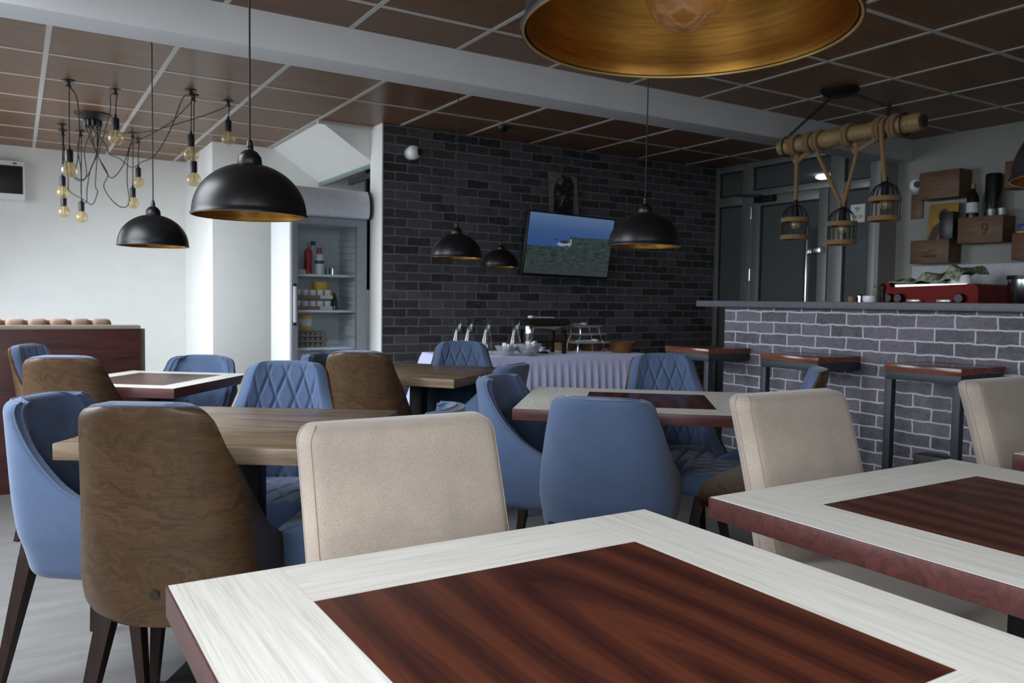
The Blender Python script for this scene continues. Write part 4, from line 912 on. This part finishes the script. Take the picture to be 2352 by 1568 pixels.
def carafe(label, x, y):
    b = MB(); p = [(0, .002), (.040, .0), (.048, .01), (.050, .05), (.040, .11), (.026, .155), (.022, .18), (.028, .215), (.040, .25), (.0385, .25), (.0265, .215), (.0205, .18), (.0245, .155), (.038, .11), (.047, .05), (.045, .012), (0, .006)]
    b.lathe(p, 32); return single('carafe', b, 'clear', label, 'carafe', onb(x, y), 'glass carafes on the buffet')
carafe('leftmost of the four glass carafes on the buffet', .125, .20); carafe('second of the four glass carafes from the left', .235, .25)
carafe('third of the four glass carafes from the left', .345, .19); carafe('rightmost glass carafe, just behind the glass bowls', .525, .10)
def bowl(label, x, y, s_):
    b = MB(); b.lathe([(0, 0), (.045, 0), (.055, .008), (.082, .05), (.098, .085), (.094, .085), (.078, .05), (.05, .014), (0, .010)], 32, mx=Matrix.Scale(s_, 4)); o = single('glass_bowl', b, 'bowlglass', label, 'bowl', onb(x, y), 'glass bowls on the buffet'); return o
bowl('left glass bowl, partly behind the quilted chair', .44, .07, .85); bowl('right glass bowl holding wrapped sweets before the chafing dish', .60, .03, 1.0)
b = MB()
for k in range(7): b.box(-.016, .016, -.008, .008, -.022, .022, .005, Matrix.Translation((.02*math.cos(k*2.1)+.012, .02*math.sin(k*1.7), .038+.007*k)) @ Matrix.Rotation(k*1.1, 4, 'Z') @ Matrix.Rotation(k*.7, 4, 'X'))
single('sweets', b, 'foil', 'white wrapped sweets heaped inside the right glass bowl', 'sweets', onb(.60, .03, ZB+.01))['kind'] = 'stuff'
b = MB()
for k in range(5): b.box(-.016, .016, -.008, .008, -.022, .022, .005, Matrix.Translation((.015*math.cos(k*2.1), .015*math.sin(k*1.7), .036+.006*k)) @ Matrix.Rotation(k*1.3, 4, 'Z'))
single('sweets', b, 'foil', 'white wrapped sweets heaped inside the left glass bowl', 'sweets', onb(.44, .07, ZB+.008))['kind'] = 'stuff'
cf = thing('chafing_dish', 'dark lidded chafing dish on a tall stand in the middle of the buffet', 'chafing dish', onb(.82, .24), BR)
b = MB(); b.box(-.16, .16, -.11, .11, .175, .215, .012); b.obj('food_pan', 'steel', cf)
b = MB(); b.prism([(-.17, .215), (.17, .215), (.17, .235), (.155, .258), (-.155, .258), (-.17, .235)], -.12, .12, 'y'); b.obj('lid', 'darksteel', cf)
for sx in (-1, 1):
    for sy in (-1, 1): MB().box(sx*.135-.014, sx*.135+.014, sy*.09-.014, sy*.09+.014, 0, .178, .003).obj('leg', 'darksteel', cf)
MB().box(-.125, .125, -.09, .09, .085, .095).obj('shelf', 'darksteel', cf)
b = MB(); b.lathe([(0, 0), (.05, 0), (.052, .012), (.02, .018), (0, .018)], 20); b.obj('burner_holder', 'darksteel', cf)
b = MB(); b.lathe([(0, .018), (.024, .018), (.024, .05), (0, .05)], 18); b.obj('fuel_can', 'foil', cf)
single('corner_urn', MB().lathe([(0, .09), (.03, .09), (.032, .15), (.036, .155), (.036, .20), (.03, .215), (0, .215), (0, .0)], 20).lathe([(0, 0), (.05, 0), (.012, .02), (.012, .09), (0, .09)], 16), 'chrome', 'small chrome urn at the left corner of the chafing dish', 'urn', onb(.64, .10))
def tongs(label, loc, rz, L=.20):
    b = MB()
    for s_ in (-1, 1): b.tube([(0, 0, .008), (L*.45, s_*.010, .010), (L*.8, s_*.014, .009)], .0045, 6, smooth=4); b.ball((L*.9, s_*.016, .012), .022, .011, .011, 12, 8)
    return single('serving_tongs', b, 'tongsteel', label, 'tongs', loc, 'steel serving tongs', rz)
tongs('steel tongs lying across the lid of the chafing dish', onb(.88, .17, ZB+.2585), PI+BR-.15); tongs('steel tongs on the top plate of the tiered stand', onb(1.015, .20, ZB+.2085), BR+.1, .16)
tongs('steel tongs on the bottom plate of the tiered stand', onb(1.03, .10, ZB+.0885), BR+.1, .19)
ts = thing('tiered_stand', 'three tier stand of grey plates right of the chafing dish', 'plate stand', onb(1.15, .17), BR)
for z, w_, x0 in ((.078, .165, 0), (.14, .125, .0), (.198, .105, -.02)):
    b = MB(); b.hexa([(x0-w_+.02, -.09, z), (x0+w_-.02, -.09, z), (x0+w_-.02, .09, z), (x0-w_+.02, .09, z), (x0-w_, -.11, z+.010), (x0+w_, -.11, z+.010), (x0+w_, .11, z+.010), (x0-w_, .11, z+.010)]); b.obj('plate', 'foil' if z > .1 else 'white', ts)
for sx in (-1, 1):
    for sy in (-1, 1): MB().tube([(sx*.115, sy*.08, 0), (sx*.11, sy*.08, .078), (sx*.085, sy*.07, .14), (sx*.08-.01, sy*.07, .199)], .0035, 6).obj('rod', 'chrome', ts)
def basket(label, x, y, k=1.0):
    b = MB(); b.lathe([(0, 0), (.075*k, 0), (.085*k, .02), (.105*k, .07), (.112*k, .072), (.113*k, .082), (.105*k, .084), (.098*k, .07), (.075*k, .012), (0, .010)], 36); return single('bread_basket', b, 'wicker', label, 'basket', onb(x, y), 'wicker bread baskets')
basket('front right wicker basket on the buffet', 1.48, .17); basket('middle wicker basket, half behind the tiered stand', 1.37, .44, 1.0); basket('third wicker basket, hidden behind the tiered stand', 1.15, .48, .95)

# ------------------------------------------------------------------ bar, stools, back counter
bar_ = thing('bar_counter', 'brick clad bar with a slate grey top at the right', 'bar', (4.08, 0, 0))
MB().box(0, .12, -1.2, 3.885, .08, 1.105, .004).obj('front_panel', 'brick_bar', bar_, 35); MB().box(.015, .12, -1.2, 3.87, 0, .08).obj('plinth', 'black', bar_)
MB().box(.12, .52, -1.2, 3.87, 0, 1.10).obj('carcass', 'counter', bar_); MB().box(-.085, .60, -1.2, 4.07, 1.105, 1.145, .003).obj('countertop', 'counter', bar_)
def stool(label, y0, y1):
    x0, x1 = 3.70, 4.078; t = thing('bar_stool', label, 'stool', ((x0+x1)/2, (y0+y1)/2, 0), 0, 'square bar stools'); a, b_ = (x1-x0)/2, (y1-y0)/2
    MB().box(-a, a, -b_, b_, .805, .84, .003).obj('seat', 'stooltop', t)
    f = MB(); f.box(-a+.004, -a+.038, -b_+.004, b_-.004, .762, .805, .002)
    for s_ in (-1, 1): f.box(-a+.038, a, s_*(b_-.021)-.017, s_*(b_-.021)+.017, .762, .805, .002)
    f.box(a-.012, a, -b_+.038, b_-.038, .762, .805); f.obj('seat_frame', 'stoolmetal', t)
    for sy in (-1, 1): MB().box(-a+.004, -a+.042, sy*(b_-.023)-.019, sy*(b_-.023)+.019, 0, .762, .002).obj('leg', 'stoolmetal', t)
    return t
stool('red wood topped stool fixed at the far left end of the bar', 3.65, 4.05); stool('middle red wood topped stool fixed to the bar', 2.84, 3.24); stool('red wood topped stool at the bar nearest us, left of the cut off beige chair', 2.06, 2.45)
o = single('storage_box', MB().box(-.06, .06, -.085, .085, 0, .365, .006), 'plastic', 'black box on the floor against the bar under the nearest stool', 'box', (4.012, 2.35, 0))
bcn = thing('back_counter', 'work counter behind the bar carrying the coffee machine', 'counter', (5.82, 2.7, 0))
MB().box(-.30, .36, -1.6, 1.3, 0, .80).obj('cabinet', 'counter', bcn); MB().box(-.36, .37, -1.62, 1.32, .80, .84, .003).obj('worktop', 'counter', bcn)
struct(MB().box(6.185, 6.2, 1.5, 3.88, .84, 1.452, .002).obj('trim_4', plain('pale_grey_splashback', (0.52, 0.55, 0.57, 1), 0.35)))
cm = thing('coffee_machine', 'red espresso machine behind the bar under the wooden crates', 'coffee machine', (5.5, 3.32, .84))
b = MB(); b.prism([(-.345, .0), (-.345, .40), (-.335, .43), (-.31, .445), (.29, .425), (.31, .46), (.345, .46), (.345, 0)], 0, .50, 'x'); b.obj('body', 'red', cm, 25)
MB().box(-.14, 0, -.30, .30, 0, .08, .006).obj('drip_tray', 'steel', cm)
MB().box(.02, .48, -.26, .27, .425, .445).obj('cup_rail', 'steel', cm)
for y in (.29, .21, -.235):
    MB().lathe([(0, 0), (.034, 0), (.034, .03), (.028, .04), (0, .04)], 20, mx=Matrix.Translation((0, y, .345)) @ Matrix.Rotation(-PI/2, 4, 'Y')).obj('knob', 'plastic', cm)
for y in (.09, -.13):
    MB().lathe([(0, 0), (.04, 0), (.04, .05), (.03, .06), (0, .06)], 20, (-.05, y, .24)).obj('group_head', 'chrome', cm)
    MB().box(-.045, -.001, y-.05, y+.05, .316, .338, .008).obj('group_light', plain('bright_chrome_cap', (0.95, 0.95, 0.95, 1), 0.25, 0.6) if y > 0 else bpy.data.materials['bright_chrome_cap'], cm)
tw = MB(); nu, nv = 60, 20; vs = []
for j in range(nv):
    for i in range(nu):
        u, v = i/(nu-1), j/(nv-1); y = .31-.52*u; x = -.012+.40*v
        hgt = .022+.062*math.exp(-((u-.52)/.09)**2)+.10*math.exp(-((u-.88)/.13)**2)+.012*math.sin(u*31+v*4)+.008*math.sin(u*17-v*9)
        if v < .12: hgt *= v/.12*.8+.2
        if v < .02 and u < .6: x = -.015
        tw.v.append((x, y, .448+max(.004, hgt)))
for j in range(nv-1):
    for i in range(nu-1): a = j*nu+i; tw.f.append((a, a+1, a+nu+1, a+nu))
o = tw.obj('tea_towel', 'towel'); o.location = (5.5, 3.32, .845); tag(o, 'green patterned cloth heaped on top of the coffee machine', 'cloth')
mdf = o.modifiers.new('thickness', 'SOLIDIFY'); mdf.thickness = .004
for k, (y, lab) in enumerate(((-.20, 'upturned white cup at the right on the coffee machine'), (-.145, 'upturned white cup left of the other cup on the coffee machine'))):
    b = MB(); b.lathe([(.042, 0), (.042, .004), (.04, .03), (.026, .06), (0, .062)], 24); single('cup', b, 'white', lab, 'cup', (5.54, 3.32+y-.035, 1.286), 'white cups on the coffee machine')
b = MB(); b.lathe([(.05, 0), (.06, .006), (.03, .03), (0, .032)], 24); single('saucer', b, 'foil', 'white saucer upturned in the middle of the coffee machine', 'saucer', (5.55, 3.28, 1.286))
gr = thing('coffee_grinder', 'steel and smoked hopper of a grinder cut by the right edge behind the bar', 'grinder', (5.6, 2.70, .84))
MB().lathe([(0, 0), (.10, 0), (.10, .30), (0, .30)], 32).obj('base', 'plastic', gr); MB().lathe([(.10, .30), (.125, .34), (.128, .47), (0, .47)], 32).obj('hopper', 'steel', gr); MB().lathe([(.132, .468), (.132, .495), (0, .495)], 32).obj('lid', 'plastic', gr)
ml = thing('pepper_mill', 'dark pepper mill standing on the bar end of the counter', 'mill', (4.52, 3.02, 1.1455))
MB().lathe([(0, 0), (.020, 0), (.016, .03), (.014, .06), (.018, .075), (.020, .10), (.012, .115), (0, .118)], 20).obj('body', 'leg', ml)
single('sugar_bowl', MB().lathe([(0, 0), (.035, 0), (.04, .02), (.038, .04), (0, .042)], 24), 'white', 'small white pot left of the dark pepper mill', 'pot', (4.45, 3.06, 1.1455))
so = thing('oil_bottle', 'thin clear bottle beside the pepper mill on the bar', 'bottle', (4.54, 3.09, 1.1455))
MB().lathe([(0, 0), (.014, 0), (.014, .055), (.006, .07), (.006, .09), (0, .09)], 16).obj('bottle_body', 'clear', so); MB().lathe([(.008, .088), (.008, .105), (0, .106)], 12).obj('stopper', 'kraft', so)
single('cork_pot', MB().lathe([(0, 0), (.02, 0), (.021, .035), (0, .037)], 16), 'kraft', 'small cork coloured pot at the left of the pots on the bar', 'pot', (4.45, 3.185, 1.1455))
b = MB(); b.lathe([(0, 0), (.022, 0), (.022, .04), (.014, .05), (0, .052)], 18); single('shaker', b, 'chrome', 'little shining shaker between the cork pot and the white pot', 'shaker', (4.50, 3.16, 1.1455))

# ------------------------------------------------------------------ wine crates on the right wall
def crate(label, y0, y1, z0, z1, x0=6.03):
    t = thing('wine_crate', label, 'crate', (6.2, (y0+y1)/2, z0), 0, 'wooden wine crates on the right wall'); w, h_, d_ = (y1-y0)/2, z1-z0, 6.2-x0
    b = MB(); b.box(-d_, -d_+.012, -w, w, 0, h_, .001); b.box(-d_+.012, 0, -w, -w+.012, 0, h_); b.box(-d_+.012, 0, w-.012, w, 0, h_); b.box(-d_+.012, 0, -w+.012, w-.012, 0, .012); b.box(-d_+.012, 0, -w+.012, w-.012, h_-.012, h_); b.obj('box', 'crate', t); return t, d_, h_
c, d_, h_ = crate('upper left wooden wine crate beside the security camera', 3.435, 3.75, 1.957, 2.165)
b = MB()
for k in range(3): b.box(-d_-.0008, -d_, -.07+.01*k, .07-.012*k, .10+.035*k, .104+.035*k)
b.obj('burnt_lettering', 'crateink', c)
c, d_, h_ = crate('lower left wooden wine crate carrying the gold icon', 3.495, 3.803, 1.463, 1.643)
b = MB(); b.box(-d_-.0008, -d_, -.06, .06, .045, .062); b.tube([(-d_-.0004, .06, .09), (-d_-.0004, .03, .082), (-d_-.0004, -.01, .10), (-d_-.0004, -.04, .095), (-d_-.0004, -.06, .118)], .003, 6, smooth=4); b.tube([(-d_-.0004, .06, .074), (-d_-.0004, -.03, .078)], .002, 6); b.obj('burnt_lettering', 'crateink', c)
c, d_, h_ = crate('wooden wine crate branded with a number, bottles standing on it', 3.108, 3.432, 1.60, 1.793)
text('brand_number', '9', .12, 'crateink', c, (-d_-.001, -.035, .095), (PI/2, 0, -PI/2))
c, d_, h_ = crate('upper right wooden wine crate cut by the picture edge', 2.80, 3.11, 1.975, 2.167)
b = MB(); b.box(-d_-.0008, -d_, -.05, .05, .07, .074); b.box(-d_-.0008, -d_, -.03, .03, .10, .104); b.obj('burnt_lettering', 'crateink', c)
c, d_, h_ = crate('lower right wooden wine crate with a blue tin on top', 2.74, 3.042, 1.463, 1.655)
b = MB(); b.box(-d_-.0008, -d_, -.05, .05, .09, .094); b.obj('burnt_lettering', 'crateink', c)
single('hanging_board', MB().box(-.012, 0, -.05, .05, -.10, .10, .002), 'crate', 'small wooden board on the wall below the upper left crate', 'board', (6.198, 3.86, 1.93))
ic = thing('painted_panel', 'gold painted panel with a dark robed figure leaning on the lower left crate', 'painting', (6.10, 3.60, 1.644))
ic.rotation_euler = (0, .10, 0)
MB().box(0, .014, -.115, .118, 0, .282, .002).obj('panel', 'goldleaf', ic)
b = MB(); b.prism([(.11, .0), (-.10, .0), (-.09, .09), (-.03, .135), (.0, .15), (.03, .135), (.075, .10)], -.0015, 0, 'x'); b.obj('painted_robe', 'robe', ic)
b = MB(); b.ball((-.001, -.005, .185), .0012, .042, .055); b.obj('painted_head', 'robe', ic)
b = MB(); b.prism([(.04, .0), (-.01, .0), (-.01, .07), (.01, .08)], -.0022, -.0015, 'x'); b.obj('painted_sash', 'robe2', ic)
single('speaker_box', MB().box(-.04, .04, -.052, .052, 0, .205, .004), 'plastic', 'black box standing in front of the gold panel on the crate', 'speaker', (6.075, 3.525, 1.6435))
tb = thing('bottle_tube', 'tall black bottle tube standing on the numbered crate', 'tube', (6.11, 3.225, 1.7935))
MB().lathe([(0, 0), (.055, 0), (.055, .30), (.052, .31), (0, .31)], 28).obj('tube', 'darkbottle', tb)
bo = thing('liquor_bottle', 'dark liquor bottle with cream label on the numbered crate', 'bottle', (6.09, 3.36, 1.7935))
bb_ = MB().lathe([(0, 0), (.042, 0), (.042, .14), (.034, .17), (.016, .20), (.014, .25), (0, .25)], 24).obj('bottle_body', 'darkbottle', bo); MB().lathe([(.0426, .035), (.0426, .11)], 24, cap=False).obj('paper_label', 'paper', bb_); MB().lathe([(.0155, .205), (.0155, .252), (0, .253)], 16).obj('neck_foil', 'kraft', bo)
single('glass_tumbler', MB().lathe([(0, 0), (.026, 0), (.03, .05), (.027, .05), (.023, .006), (0, .006)], 20), 'bowlglass', 'small glass at the right end on the numbered crate', 'glass', (6.08, 3.145, 1.7935), 'small glasses on the crate')
single('glass_tumbler', MB().lathe([(0, 0), (.026, 0), (.03, .045), (.027, .045), (.023, .006), (0, .006)], 20), 'bowlglass', 'small glass between the tube and the other glass on the crate', 'glass', (6.07, 3.23, 1.7935) if False else (6.06, 3.215-.0, 1.7935), 'small glasses on the crate').location = (6.045, 3.20, 1.7935)
tn = thing('tin', 'small blue tin on the lower right crate', 'tin', (6.10, 2.985, 1.6555)); MB().box(-.03, .03, -.05, .045, .016, .065, .003).obj('tin_body', 'bluecap', tn); MB().box(-.03, .03, -.05, .045, 0, .016, .002).obj('tin_base', 'yellow', tn)
